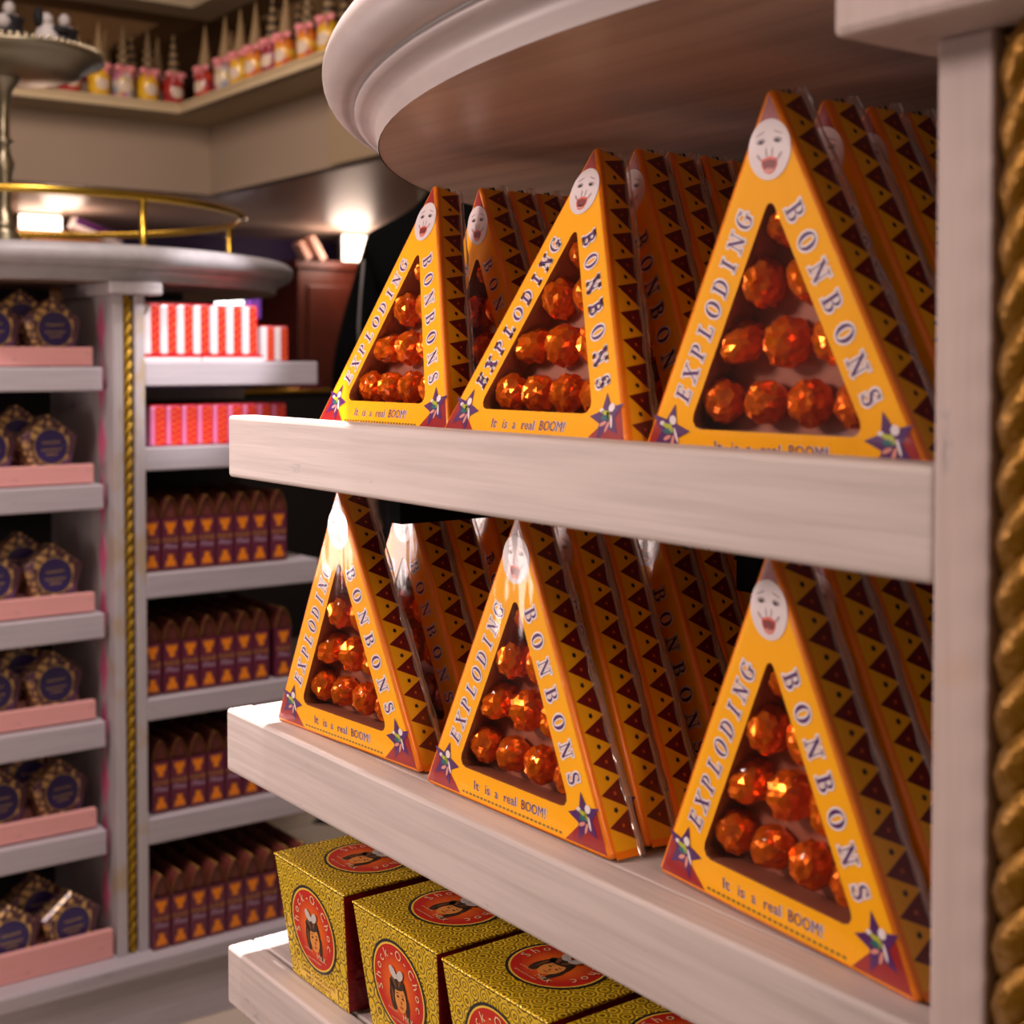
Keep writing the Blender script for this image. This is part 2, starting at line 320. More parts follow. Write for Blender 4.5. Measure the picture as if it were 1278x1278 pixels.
def glyph(ch,e=0.0):
    a=[]; R=lambda *v:G_rect(a,*v,e); Ln=lambda p,q,w_:G_line(a,p,q,w_,e); A=lambda *v:G_arc(a,*v,e)
    T,t=.19,.07
    if ch=='B':
        R(.10,0,.10+T,1); R(.0,.0,.40,t); R(.0,1-t,.40,1); R(.25,.49,.45,.49+t)
        A(.40,.755,.26,.245,-90,90,T*.9,t); A(.42,.265,.30,.265,-90,90,T,t); w_=.74
    elif ch=='O' : A(.40,.5,.42,.53,0,360,T*1.15,t); w_=.82
    elif ch=='N':
        R(.12,0,.12+t,1); R(.66,0,.66+t,1); Ln((.12,.98),(.70,.02),T*.95); R(-.02,0,.32,t); R(-.02,1-t,.22,1); R(.52,1-t,.88,1); w_=.84
    elif ch=='S':
        A(.32,.745,.27,.275,20,250,T*.75,t*1.2); A(.32,.265,.29,.285,-160,75,T*.8,t*1.2); Ln((.14,.62),(.52,.40),T*.95); R(.50,.70,.50+t*.8,.98); R(.02,.02,.02+t*.8,.30); w_=.64
    elif ch=='E':
        R(.10,0,.10+T,1); R(0,0,.66,t); R(0,1-t,.62,1); R(.2,.48,.48,.48+t); R(.60,0,.60+t,.27); R(.56,.75,.56+t,1); R(.45,.37,.45+t*.8,.67); w_=.68
    elif ch=='X':
        Ln((.12,.98),(.66,.02),T); Ln((.66,.98),(.12,.02),t*1.1); R(-.02,0,.28,t); R(.5,0,.84,t); R(-.02,1-t,.32,1); R(.52,1-t,.82,1); w_=.80
    elif ch=='P':
        R(.10,0,.10+T,1); R(0,0,.40,t); R(0,1-t,.36,1); A(.36,.72,.29,.28,-90,90,T*.95,t); w_=.66
    elif ch=='L':
        R(.10,0,.10+T,1); R(0,0,.62,t); R(0,1-t,.40,1); R(.57,0,.57+t,.32); w_=.66
    elif ch=='D':
        R(.10,0,.10+T,1); R(0,0,.36,t); R(0,1-t,.36,1); A(.34,.5,.42,.5,-90,90,T,t); w_=.78
    elif ch=='I': R(.11,0,.11+T,1); R(0,0,.41,t); R(0,1-t,.41,1); w_=.41
    elif ch=='G':
        A(.42,.5,.42,.53,42,318,T*1.05,t); R(.56,.08,.56+T*.9,.44); R(.44,.42,.86,.42+t); R(.70,.70,.70+t*.8,1.0); w_=.86
    else: w_=.4
    return a,w_
def put_word(mb,word,cs,h,ang,y,mi,e,squash=1.0):
    for ch,(cx,cz) in zip(word,cs):
        a,w_=glyph(ch,e)
        for P in a:
            Q=[]
            for gx,gy in P:
                X=(gx-w_/2)*h*squash; Z=(gy-.5)*h
                Q.append((cx+X*math.cos(ang)-Z*math.sin(ang),y,cz+X*math.sin(ang)+Z*math.cos(ang)))
            mb.poly(Q,mi)
_tc={}
def text_polys(txt):
    """triangulated outline of a line of text from the built-in font: (verts2d, faces, width)"""
    if txt in _tc: return _tc[txt]
    cu=bpy.data.curves.new('print','FONT'); cu.body=txt; cu.resolution_u=2; cu.fill_mode='FRONT'
    o=bpy.data.objects.new('print',cu); scene.collection.objects.link(o)
    dg=bpy.context.evaluated_depsgraph_get(); me=bpy.data.meshes.new_from_object(o.evaluated_get(dg))
    V=[(v.co.x,v.co.y) for v in me.vertices]; F=[list(p.vertices) for p in me.polygons]
    bpy.data.objects.remove(o); bpy.data.curves.remove(cu); bpy.data.meshes.remove(me)
    x0=min(x for x,_ in V); x1=max(x for x,_ in V); V=[(x-(x0+x1)/2,y) for x,y in V]
    _tc[txt]=(V,F,x1-x0); return _tc[txt]
def put_text(mb,txt,width,height,fn,mi,sh=0):
    """fn maps (x,z) in the print plane to a 3-D point"""
    V,F,w_=text_polys(txt); kx=width/w_; kz=height/.72
    mb.add([fn((x+sh*y)*kx,y*kz) for x,y in V],F,mi)
# ---------------------------------------------------------------- triangular box
W,H,DEP=.1631,.1643,.0205; SL=math.hypot(W/2,H); RHO=W*H/(W+2*SL)
def tri(inset,r=.003,n=3):
    k_=(RHO-inset)/RHO; P=[(-W/2*k_,RHO*(1-k_)),(W/2*k_,RHO*(1-k_)),(0,RHO+(H-RHO)*k_)]
    return round_poly(P,r,n)
def build_tri_box():
    root=bpy.data.objects.new('bonbon_box',None); scene.collection.objects.link(root); root.empty_display_size=.02
    o0=[tri(.0019,.0016),tri(.0006,.0020),tri(0,.0024)]
    body=MB()
    L=[(o0[0],.0),(o0[1],.0004),(o0[2],.0018),(o0[2],.0038)]
    body.rings([[(x,y,z) for x,z in P] for P,y in L],mi=1,smooth=True)
    body.rings([[(x,y,z) for x,z in o0[2]] for y in (.0038,DEP-.0014)],mi=0)
    body.rings([[(x,y,z) for x,z in P] for P,y in ((o0[2],DEP-.0014),(o0[1],DEP))],mi=1,cap1=True)
    body.build('carton',[M['yellow_side'],M['orange']],root)
    win=round_poly([(-.0489,.0174),(.0489,.0174),(0,.1174)],[.0045,.0045,.0025],3)
    fr=MB(); fr.rings([[(x,0,z) for x,z in o0[0]],[(x,0,z) for x,z in win]],mi=0); fr.rings([[(x,0,z) for x,z in win],[(x,.0010,z) for x,z in win]],mi=1)
    fr.build('front_panel',[M['yellow'],M['inner']],root)
    inn=MB(); inn.rings([[(x*1.01,.0012,z) for x,z in win],[(x*1.12,DEP-.003,z-.002) for x,z in win]],cap1=True); inn.build('inner_tray',M['inner'],root)
    pn=MB(); pn.poly([(x,.0007,z) for x,z in win]); pn.build('window_film',M['pane'],root)
    # side print, both slanted faces
    sp=MB(); n=11
    for sg in (1,-1):
        nx,nz=H/SL*sg,(W/2)/SL
        def S(t,y,lift=.00015): # t along the slant from the foot
            q=t/SL; return (sg*(W/2)*(1-q)+nx*lift,y,H*q+nz*lift)
        L0,L1=.007,SL-.004; p=(L1-L0)/n; ya,yb=.0040,DEP-.0016
        for i in range(n):
            t0=L0+i*p
            sp.poly([S(t0+p*.05,yb),S(t0+p*1.02,yb),S(t0+p*.55,ya)],0)
            def dot(tc,yc,r,mi,k_=8): sp.poly([S(tc+r*(1 if j%2 else .62)*math.cos(2*PI*j/k_),yc+r*(1 if j%2 else .62)*math.sin(2*PI*j/k_),.0003) for j in range(k_)],mi)
            dot(t0+p*.55,ya+(yb-ya)*.58,.0012,1); dot(t0+p*1.04,ya+(yb-ya)*.44,.0016,2,10)
        sp.poly([S(.0005,.003),S(.0005,DEP-.0012),S(.0042,DEP-.0012),S(.0042,.003)],3)
    sp.build('side_print',[M['maroon'],M['odot'],M['ink'],M['orange']],root)
    # corner patches and cap
    y=-.00012
    for sg in (1,-1): cpn=MB(); cpn.poly([(sg*.0780,y,.0022),(sg*.046,y,.0022),(sg*.0545,y,.010),(sg*.0690,y,.0215)],0); cpn.build('corner_print',[M['red']],root)
    cpn=MB(); cpn.poly([(0,y,.1595),(-.0098,y,.1395),(.0098,y,.1395)],0); cpn.build('peak_print',[M['red']],root)
    # laughing face
    fc=MB(); y=-.0003; cz=.1365
    el=lambda cx,cz_,rx,rz,n_=20,y_=y,t_=0: [(cx+rx*math.cos(2*PI*j/n_)*math.cos(t_)-rz*math.sin(2*PI*j/n_)*math.sin(t_),y_,cz_+rx*math.cos(2*PI*j/n_)*math.sin(t_)+rz*math.sin(2*PI*j/n_)*math.cos(t_)) for j in range(n_)]
    fc.poly(el(0,cz,.0116,.0128,28),0)
    y2=y-.0001
    for sg in (1,-1):
        fc.poly(el(sg*.0046,cz+.0036,.0026,.0013,12,y2,-sg*.12),1); fc.poly(el(sg*.0044,cz+.0033,.0015,.0008,10,y2-.0001,-sg*.12),2)
        fc.poly(el(sg*.0048,cz+.0068,.0028,.0004,10,y2,-sg*.38),1)
        fc.poly(el(sg*.0056,cz-.0030,.0007,.0020,10,y2,-sg*.75),1)
        fc.poly(el(sg*.0016,cz-.0012,.0005,.0022,8,y2,-sg*.15),1)
    mo=[(-.0048,.0),(0,.0012),(.0048,.0),(.0044,-.0030),(.0026,-.0056),(0,-.0064),(-.0026,-.0056),(-.0044,-.0030)]; fc.poly([(x*.95,y2,cz-.0040+z) for x,z in mo],3); fc.poly([(x*.80,y2-.0001,cz-.0048+z*.62) for x,z in mo],4); fc.poly(el(0,cz-.0086,.0024,.0010,12,y2-.0001),5)
    fc.build('face_print',[M['facew'],M['shade'],M['ink'],M['lip'],M['mouth'],M['flesh']],root)
    # stars with a tumbling figure
    for sg in (1,-1):
        st=MB(); cx,cz=sg*.0605,.0160
        st.poly([(cx+(.0128 if j%2==0 else .0056)*math.cos(PI/2+.30*sg+j*PI/5),-.0003,cz+(.0128 if j%2==0 else .0056)*math.sin(PI/2+.30*sg+j*PI/5)) for j in range(10)],0)
        y3=-.00045; e2=lambda a,b,c_,d_,mi,t_=0: st.poly(el(cx+a,cz+b,c_,d_,10,y3,t_),mi)
        e2(.0022,.0050,.0022,.0022,1); e2(-.0046,.0034,.0016,.0011,1); e2(-.0014,.0022,.0032,.0011,2,-.2); e2(-.0010,-.0002,.0030,.0014,3); e2(.0008,.0012,.0012,.0024,2,.4)
        e2(-.0016,-.0032,.0026,.0010,4,.4); e2(.0018,-.0046,.0010,.0030,4,-.3); e2(.0040,-.0018,.0008,.0036,1,.35)
        st.build('star_print',[M['purple'],M['white'],M['lime'],M['teal'],M['flesh']],root)
    # lettering
    lt=MB(); ux,uz=(W/2)/SL,H/SL
    inset=.0122
    def edge_pt(z,sg): # centre of the printed margin at height z
        x=sg*(W/2*(1-z/H)-inset/uz); return (x,z)
    zs=[.1095+(.0335-.1095)*i/6 for i in range(7)]; cs=[edge_pt(z,1) for z in zs]; a=-math.atan2(H,W/2)
    put_word(lt,'BONBONS',cs,.0092,a,-.0002,0,.10); put_word(lt,'BONBONS',cs,.0092,a,-.0003,1,-.012)
    zs=[.0330+(.1080-.0330)*i/8 for i in range(9)]; cs=[edge_pt(z,-1) for z in zs]; a=math.atan2(H,W/2)
    put_word(lt,'EXPLODING',cs,.0086,a,-.0002,0,.10,1.0); put_word(lt,'EXPLODING',cs,.0086,a,-.0003,1,-.012,1.0)
    for wd,x,wid,hh in (('It',-.0305,.0046,.0052),('is',-.0205,.0044,.0052),('a',-.0125,.0026,.0052),('real',-.0005,.0105,.0052),('BOOM!',.0195,.0200,.0054)):
        put_text(lt,wd,wid*1.06,hh*1.08,lambda X,Z,x=x:(x+X+.0004,-.0002,.0076+Z-.0002),0)
        put_text(lt,wd,wid,hh,lambda X,Z,x=x:(x+X,-.0003,.0076+Z),1)
    for q in range(26): # the tiny line along the foot
        lt.poly([(-.044+q*.0034,-.0002,.0036),(-.0418+q*.0034,-.0002,.0036),(-.0418+q*.0034,-.0002,.0048),(-.044+q*.0034,-.0002,.0048)],2)
    lt.build('lettering',[M['white'],M['purple'],mat('brown_small_print',(.22,.12,.01),.5,coat=.5)],root)
    # crinkled fold of the clear wrap along the back edges
    fd=MB(); rr=random.Random(3)
    for sg in (1,-1):
        rs=[]
        for i in range(25):
            q=i/24; x=sg*(W/2)*(1-q); z=H*q; nx,nz=H/SL*sg,(W/2)/SL
            w1=.0016+.0030*rr.random(); y1=DEP-.004+.0015*rr.random()
            rs.append([(x+nx*.0004,y1,z+nz*.0004),(x+nx*w1*.7,DEP-.0005+.0012*rr.random(),z+nz*w1*.7),(x+nx*.0004,DEP+.0010,z+nz*.0004)])
        fd.rings(rs,closed=False,smooth=True)
    fd.build('wrap_fold',M['fold'],root)
    return root
def crinkle_ball(r,seed,jit=.20,sub=3):
    bm=bmesh.new(); bmesh.ops.create_icosphere(bm,subdivisions=sub,radius=r); rr=random.Random(seed)
    for v in bm.verts: v.co*=1+(rr.random()-.5)*jit
    me=bpy.data.meshes.new('bonbon'); bm.to_mesh(me); bm.free(); me.materials.append(M['foil']); return me
balls=[crinkle_ball(.0112,q) for q in range(4)]
def add_sweets(root):
    bl=MB(); i=0
    for row,cnt in enumerate((4,3,2,1)):
        for j in range(cnt):
            x=(j-(cnt-1)/2)*.0262; z=.0300+row*.0258-(.002 if row==3 else 0)
            if row==0: x*=.93
            o=bpy.data.objects.new('bonbon',balls[i%4]); scene.collection.objects.link(o); o.parent=root
            s_=.82 if row==3 else (.9 if row==0 else 1); o.location=(x,.0110,z); o.scale=(s_,.82,s_); o.rotation_euler=(i*1.3,i*.7,i*2.1); i+=1
            bl.lathe([(.0122*s_*math.sin(t),-.0094*math.cos(t)) for t in [k_*PI/2/5 for k_ in range(1,6)]],0,0,14)
            nv=5*14; 
            for q in range(len(bl.v)-nv,len(bl.v)): X,Y,Z=bl.v[q]; bl.v[q]=(x+X,.0115+Z,z+Y)
    bl.build('blister_tray',M['blister'],root)
def add_wrap(root):
    wr_=MB(); P=[tri(.003,.003),tri(-.0009,.004)]
    wr_.rings([[(x,-.0010,z+.0004) for x,z in P[0]],[(x,.002,z+.0009) for x,z in P[1]],[(x,DEP-.001,z+.0009) for x,z in P[1]]],cap0=True,smooth=False)
    wr_.build('clear_wrap',M['wrap'],root)
SU,SLo=-.0490,-.2414
front=build_tri_box(); 
tag(front,'x','sweet box','yellow triangular sweet boxes')
plain=front
def tri_at(src,s,d,z,yaw,lean,label):
    o=dup(src,(s,d,CH+z),label,(-lean,0,yaw)); o['category']='sweet box'; o['group']='yellow triangular sweet boxes'; return o
full=dup(front,(0,0,0),'x'); add_sweets(full); add_wrap(full)
FRONTS=[('upper',1,-.7592,.4526,-.0422,-.006,.2665,'yellow triangular box leaning back at the left end of the upper shelf'),
 ('upper',2,-.5711,.4271,-.0420,-.012,.2892,'yellow triangular box leaning back in the middle of the upper shelf front'),
 ('upper',3,-.4123,.4392,-.0476,.037,-.0187,'upright yellow triangular box on the upper shelf against the right post'),
 ('lower',1,-.7659,.4311,-.2403,.066,-.024,'yellow triangular box with glare on its wrap at the left end of the lower shelf'),
 ('lower',2,-.5895,.4317,-.2403,.012,.0282,'yellow triangular box in the middle of the lower shelf front'),
 ('lower',3,-.4065,.4355,-.2403,-.097,-.0249,'yellow triangular box on the lower shelf against the right post')]
for sh_,c_,s,d,z,yw,ln,lab in FRONTS: tri_at(full,s,d,z,yw,ln,lab)
REAR={('upper',1):[(.5254,.03,-.01,0),(.5490,.03,.0,0),(.5730,.02,.01,0),(.5965,.02,0,0)],
 ('upper',2):[(.4790,.14,-.01,0),(.5025,.14,.0,0),(.5260,.14,.0,.002),(.5495,.14,0,0),(.5730,.14,0,0)],
 ('upper',3):[(.4700,0,.03,0),(.4990,.0,.02,0),(.5230,0,.02,0),(.5460,0,.02,0)],
 ('lower',1):[(.4756,.0,.02,0),(.4985,.0,.02,.002),(.5346,.0,.0,0),(.5580,.0,.0,0),(.5810,.0,.0,0)],
 ('lower',2):[(.4555,.065,.0,0),(.4780,.070,.0,0),(.5170,.07,.0,0),(.5400,.07,.0,0),(.5630,.07,.0,0),(.5860,.07,.0,0)],
 ('lower',3):[(.4610,.0,-.06,0),(.4850,.0,-.04,0),(.5080,.0,-.03,0),(.5310,.0,-.03,0)]}
ORD=['first','second','third','fourth','fifth','sixth','seventh','eighth','ninth','tenth']
for sh_,c_,s,d,z,yw,ln,lab in FRONTS:
    base=SU+.0014 if sh_=='upper' else SLo+.0014
    colname={1:'left',2:'middle',3:'right'}[c_]
    for i,(dd,l2,y2,ds) in enumerate(REAR[(sh_,c_)]):
        full_face=(sh_,c_,i) in (('lower',1,0),('lower',2,2),('upper',1,0),('upper',2,0))
        tri_at(full if full_face else plain,s+ds,dd,base+DEP*math.sin(l2),y2,l2,'%s yellow triangular box behind the front one in the %s file, %s shelf'%(ORD[i],colname,sh_))
for o in list(full.children)+[full]+list(front.children)+[front]: bpy.data.objects.remove(o)
# ---------------------------------------------------------------- square boxes with portrait
def swirl_mat(name,col,line,scale):
    m,nt,p=new_mat(name); N=nt.nodes.new; L=nt.links.new
    tc=N('ShaderNodeTexCoord'); v=N('ShaderNodeTexVoronoi'); v.inputs['Scale'].default_value=scale; v.inputs['Randomness'].default_value=.25; L(tc.outputs['Object'],v.inputs['Vector'])
    mt=N('ShaderNodeMath'); mt.operation='MULTIPLY'; mt.inputs[1].default_value=26; L(v.outputs['Distance'],mt.inputs[0]); sn=N('ShaderNodeMath'); sn.operation='SINE'; L(mt.outputs[0],sn.inputs[0])
    r=N('ShaderNodeValToRGB'); r.color_ramp.elements[0].position=.12; r.color_ramp.elements[0].color=(*line,1); r.color_ramp.elements[1].position=.36; r.color_ramp.elements[1].color=(*col,1)
    mr=N('ShaderNodeMath'); mr.operation='MULTIPLY_ADD'; mr.inputs[1].default_value=.5; mr.inputs[2].default_value=.5; L(sn.outputs[0],mr.inputs[0]); L(mr.outputs[0],r.inputs[0]); L(r.outputs[0],p.inputs['Base Color'])
    p.inputs['Roughness'].default_value=.32; p.inputs['Metallic'].default_value=.25; b=N('ShaderNodeBump'); b.inputs['Strength'].default_value=.35; b.inputs['Distance'].default_value=.001; L(mr.outputs[0],b.inputs['Height']); L(b.outputs[0],p.inputs['Normal']); return m
M['goldcard']=swirl_mat('yellow_swirl_card',(.84,.56,.02),(.20,.11,.004),110)
M['redfoil']=mat('dark_red_foil',(.20,.004,.005),.35,metal=.2,bump=.8,bscale=150,var=.5)
def grad_disc(name,c_in,c_out,r):
    m,nt,p=new_mat(name); N=nt.nodes.new; L=nt.links.new; tc=N('ShaderNodeTexCoord'); ln=N('ShaderNodeVectorMath'); ln.operation='LENGTH'; L(tc.outputs['Object'],ln.inputs[0])
    d=N('ShaderNodeMath'); d.operation='DIVIDE'; d.inputs[1].default_value=r; L(ln.outputs['Value'],d.inputs[0]); rp=N('ShaderNodeValToRGB'); rp.color_ramp.elements[0].color=(*c_in,1); rp.color_ramp.elements[0].position=.25; rp.color_ramp.elements[1].color=(*c_out,1); rp.color_ramp.elements[1].position=.85
    L(d.outputs[0],rp.inputs[0]); L(rp.outputs[0],p.inputs['Base Color']); p.inputs['Roughness'].default_value=.4; return m
M['emblem']=grad_disc('emblem_red_orange',(.85,.17,.008),(.52,.016,.008),.026)
M['hair']=mat('brown_hair_print',(.035,.016,.008),.5); M['hair2']=mat('brown_highlight_print',(.16,.055,.015),.5); M['facet']=mat('amber_face_print',(.72,.27,.05),.5); M['bow']=mat('grey_white_print',(.55,.5,.46),.5); M['goldp']=mat('gold_print',(.80,.52,.06),.4); M['cream']=mat('cream_print',(.80,.55,.30),.5); M['flat_red']=mat('emblem_shadow_red',(.50,.05,.01),.5)
BW,BT,BH,BD=.0385,.0475,.0800,.085
def build_square_box():
    root=bpy.data.objects.new('portrait_box',None); scene.collection.objects.link(root)
    b=MB(); q=[(-BW,0),(BW,0),(BW,BD),(-BW,BD)]; f_=.009
    t=[(-BT,-f_),(BT,-f_),(BT,BD+f_),(-BT,BD+f_)]
    zs=BH; V=[(x,y,0) for x,y in q]+[(x,y,zs) for x,y in t]
    b.add(V,[(0,1,5,4)],0); b.add(V,[(2,3,7,6)],0); b.add(V,[(1,2,6,5),(3,0,4,7)],1); b.add(V,[(0,3,2,1)],0)
    b.build('carton',[M['goldcard'],M['redfoil']],root,bevel=.0008)
    lid=MB(); lid.box(-BT-.0006,BT+.0006,-f_-.0006,BD+f_+.0006,zs+.0004,zs+.0022); lid.build('lid',M['goldcard'],root,bevel=.0012)
    def emblem(name,fn,par):
        e=MB(); n=40
        def ring(r0,r1,lift,mi):
            for j in range(n):
                a,b_=2*PI*j/n,2*PI*(j+1)/n; e.poly([fn(r0*math.cos(a)*1.04,r0*math.sin(a),lift),fn(r0*math.cos(b_)*1.04,r0*math.sin(b_),lift),fn(r1*math.cos(b_)*1.04,r1*math.sin(b_),lift),fn(r1*math.cos(a)*1.04,r1*math.sin(a),lift)],mi)
        e.poly([fn(.0262*math.cos(2*PI*j/n)*1.04,.0262*math.sin(2*PI*j/n),.0003) for j in range(n)],0)
        ring(.0262,.0274,.0003,1); ring(.0274,.0292,.0003,2)
        E=lambda cx,cz,rx,rz,mi,lift,t_=0,n_=16: e.poly([fn(cx+rx*math.cos(2*PI*j/n_)*math.cos(t_)-rz*math.sin(2*PI*j/n_)*math.sin(t_),cz+rx*math.cos(2*PI*j/n_)*math.sin(t_)+rz*math.sin(2*PI*j/n_)*math.cos(t_),lift) for j in range(n_)],mi)
        # girl with dark ringlets and a bow
        E(0,-.002,.0098,.0105,3,.0005); E(-.0070,-.0085,.0034,.0075,3,.0005,.15); E(.0088,-.0100,.0022,.0072,3,.0005,-.1); E(.0085,-.0165,.0020,.0020,3,.0005)
        E(.0018,-.0060,.0066,.0088,4,.0007); E(-.0005,.0030,.0085,.0042,3,.0009,.15); E(-.0060,-.0020,.0022,.0060,3,.0009,-.15)
        E(-.0035,.0035,.0014,.0040,5,.0010,.6); E(.0030,.0045,.0012,.0036,5,.0010,-.5); E(-.0062,-.0060,.0009,.0050,5,.0010,.1)
        for sx in (-1,1):
            E(.0020+sx*.0028,-.0050,.0012,.0007,3,.0009); E(.0020+sx*.0029,-.0028,.0015,.0003,3,.0009,-sx*.2)
        E(.0026,-.0082,.0005,.0014,6,.0009); E(.0024,-.0112,.0019,.0007,6,.0009)
        E(-.0038,.0092,.0046,.0029,7,.0011,-.75); E(.0042,.0092,.0044,.0028,7,.0011,.75); E(.0002,.0078,.0016,.0016,7,.0012)
        txt='Shock-O-Choc'; k_=len(txt)
        for i,ch in enumerate(txt):
            a=math.radians(196-212*i/(k_-1)); r=.0188; sz=.0088
            V_,F_,w_=text_polys(ch)
            if ch=='-': zf=0
            e.add([fn(r*math.cos(a)*1.04+(x*sz)*math.sin(a)-(y*sz)*-math.cos(a),r*math.sin(a)-(x*sz)*math.cos(a)+(y*sz)*math.sin(a),.0006) for x,y in V_],F_,8)
        for wd,x,z,wid,hh,mi in (('MILK',.0085,-.0190,.0120,.0040,8),('CHOCOLATE',-.0085,-.0165,.0110,.0014,8),('WITH POPPING CANDY',-.002,-.0222,.0190,.0013,8)):
            put_text(e,wd,wid,hh,lambda X,Z,x=x,z=z:fn(x+X,z+Z,.0006),mi)
        o=e.build(name,[M['emblem'],M['goldp'],M['ink'],M['hair'],M['facet'],M['hair2'],M['flat_red'],M['bow'],M['cream']],par); return o
    sl=f_/BH
    o=emblem('emblem',lambda x,z,l:(x,-(z+.0)*sl-l,z-l*sl),root); o.location=(0,-.043*sl,.043)
    o=emblem('emblem',lambda x,z,l:(x,z*1.0,l),root); o.location=(0,BD/2-.006,zs+.0022)
    tx=MB(); fn=lambda x,z,l:(x,-z*sl-l,z)
    tx.poly([fn(-.026,.0035,.0003),fn(.026,.0035,.0003),fn(.026,.0115,.0003),fn(-.026,.0115,.0003)],1)
    put_text(tx,'DARK CHOCOLATE',.046,.0028,lambda X,Z:fn(X,.0080+Z,.0005),0); put_text(tx,'NET WEIGHT',.034,.0026,lambda X,Z:fn(X,.0042+Z,.0005),0)
    tx.build('caption',[M['hair2'],M['goldp']],root)
    return tag(root,'square yellow box with a round girl portrait, left end of the bottom shelf','sweet box','square yellow portrait boxes')
sq=build_square_box(); sq.location=(-.8140,.4400,CH-.4174)
for i,(s,lab) in enumerate(((-.7070,'second square yellow portrait box from the left end of the bottom shelf'),(-.6040,'third square yellow portrait box from the left end of the bottom shelf'),(-.5010,'fourth square yellow portrait box, mostly hidden under the lower shelf board'))):
    dup(sq,(s,.4400 - .001*i,CH-.4174),lab,(0,0,.01*(i%2)))
# ---------------------------------------------------------------- left display stand
KL=(-2.45,.84,0)
kl=empty('display_stand',KL,'pale grey round-topped display stand with brass gallery rail, at the left','display stand')
LC=(-2.69,.795); LB=.1289
round_top(LC[0],LC[1],.500,LB,kl,KL,M['top_left'],M['under'])
zt=CH+LB+.0605
gr=MB(); RR=.439; gr.tube([(LC[0]+RR*math.cos(2*PI*i/96),LC[1]+RR*math.sin(2*PI*i/96),CH+.2755) for i in range(96)],.0068,10,closed=True); gro=gr.build('gallery_rail',M['brass'],kl,KL)
for i in range(5):
    a=2*PI*i/5+.23; b=MB(); x,y=LC[0]+RR*math.cos(a),LC[1]+RR*math.sin(a)
    b.lathe([(.012,zt),(.012,zt+.004),(.0062,zt+.006),(.0062,CH+.272)],x,y,12,cap0=True); b.build('baluster',M['brass'],gro,KL)
p=MB(); lp0,lp1=.8194,.8720
p.box(-2.232,-2.20,lp0,lp0+.0165,CH-.972,CH+.108); p.box(-2.232,-2.20,lp1-.0165,lp1,CH-.972,CH+.108); p.box(-2.232,-2.222,lp0+.0165,lp1-.0165,CH-.972,CH+.108)
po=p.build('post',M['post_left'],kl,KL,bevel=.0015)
twist_rope(-2.2115,(lp0+lp1)/2,CH-.972,CH+.108,.0088,.040,2,8,18).build('rope',M['rope_left'],po,KL)
cpl=MB(); cpl.box(-2.42,-2.183,.808,.8975,CH+.108,CH+LB); cpl.build('capital',M['post_left'],kl,KL,bevel=.004)
dvp=MB(); dvp.box(-2.62,-2.232,.8220,.868,CH-.972,CH+.108); dpo=dvp.build('divider_panel',M['panel'],kl,KL)
for i in range(11):
    z=CH+.055-i*.094; d=MB(); P=[(-2.243,z),(-2.262,z+.047),(-2.281,z),(-2.262,z-.047)]
    d.rings([[(x,.8222,zz) for x,zz in P],[(x,.8212,zz) for x,zz in P]],cap1=True); d.build('diamond',M['pinkd'],dpo,KL)
def lshelf(d0,d1,sf,zt_,zb_,sb=-2.52):
    m=MB(); m.box(sb,sf-.018,d0+.002,d1,CH+zb_+.004,CH+zt_-.001); o=m.build('shelf',M['board_y'],kl,KL)
    l=MB(); l.box(sf-.018,sf,d0,d1,CH+zb_,CH+zt_); l.build('front_board',M['board_y'],o,KL,bevel=.003,seg=3); return o
RT=[(0.0,-.0405),(-.1410,-.1795),(-.3490,-.390),(-.556,-.592),(-.755,-.798)]
for a,b in RT: lshelf(lp1,1.190,-2.20,a,b)
LT=[(-.009,-.0475),(-.199,-.239),(-.409,-.450),(-.586,-.629),(-.765,-.806)]
for a,b in LT: lshelf(.36,.8100,-2.222,a,b)
bs=MB(); bs.box(-2.60,-2.178,.32,1.235,0.0,CH-1.003); bso=bs.build('base',M['board_y'],kl,KL,bevel=.002)
ld=MB(); ld.box(-2.60,-2.163,.31,1.245,CH-1.000,CH-.972); ld.build('ledge',M['board_y'],kl,KL,bevel=.004)
bk=MB(); bk.box(-2.535,-2.52,.36,.8220,CH-.972,CH+LB); bk.box(-2.535,-2.52,.868,1.190,CH-.972,CH-.072); bk.box(-2.535,-2.52,.868,1.075,CH+.0,CH+LB); bk.build('back_panel',M['dark'],kl,KL)
br_=MB(); br_.box(-2.515,-2.50,.868,1.19,CH-.0715,CH-.0515); br_.build('back_rail',M['panel'],kl,KL)
hr=MB(); hr.box(-2.515,-2.495,.868,1.065,CH+.098,CH+.113); hr.build('back_rail',M['panel'],kl,KL)
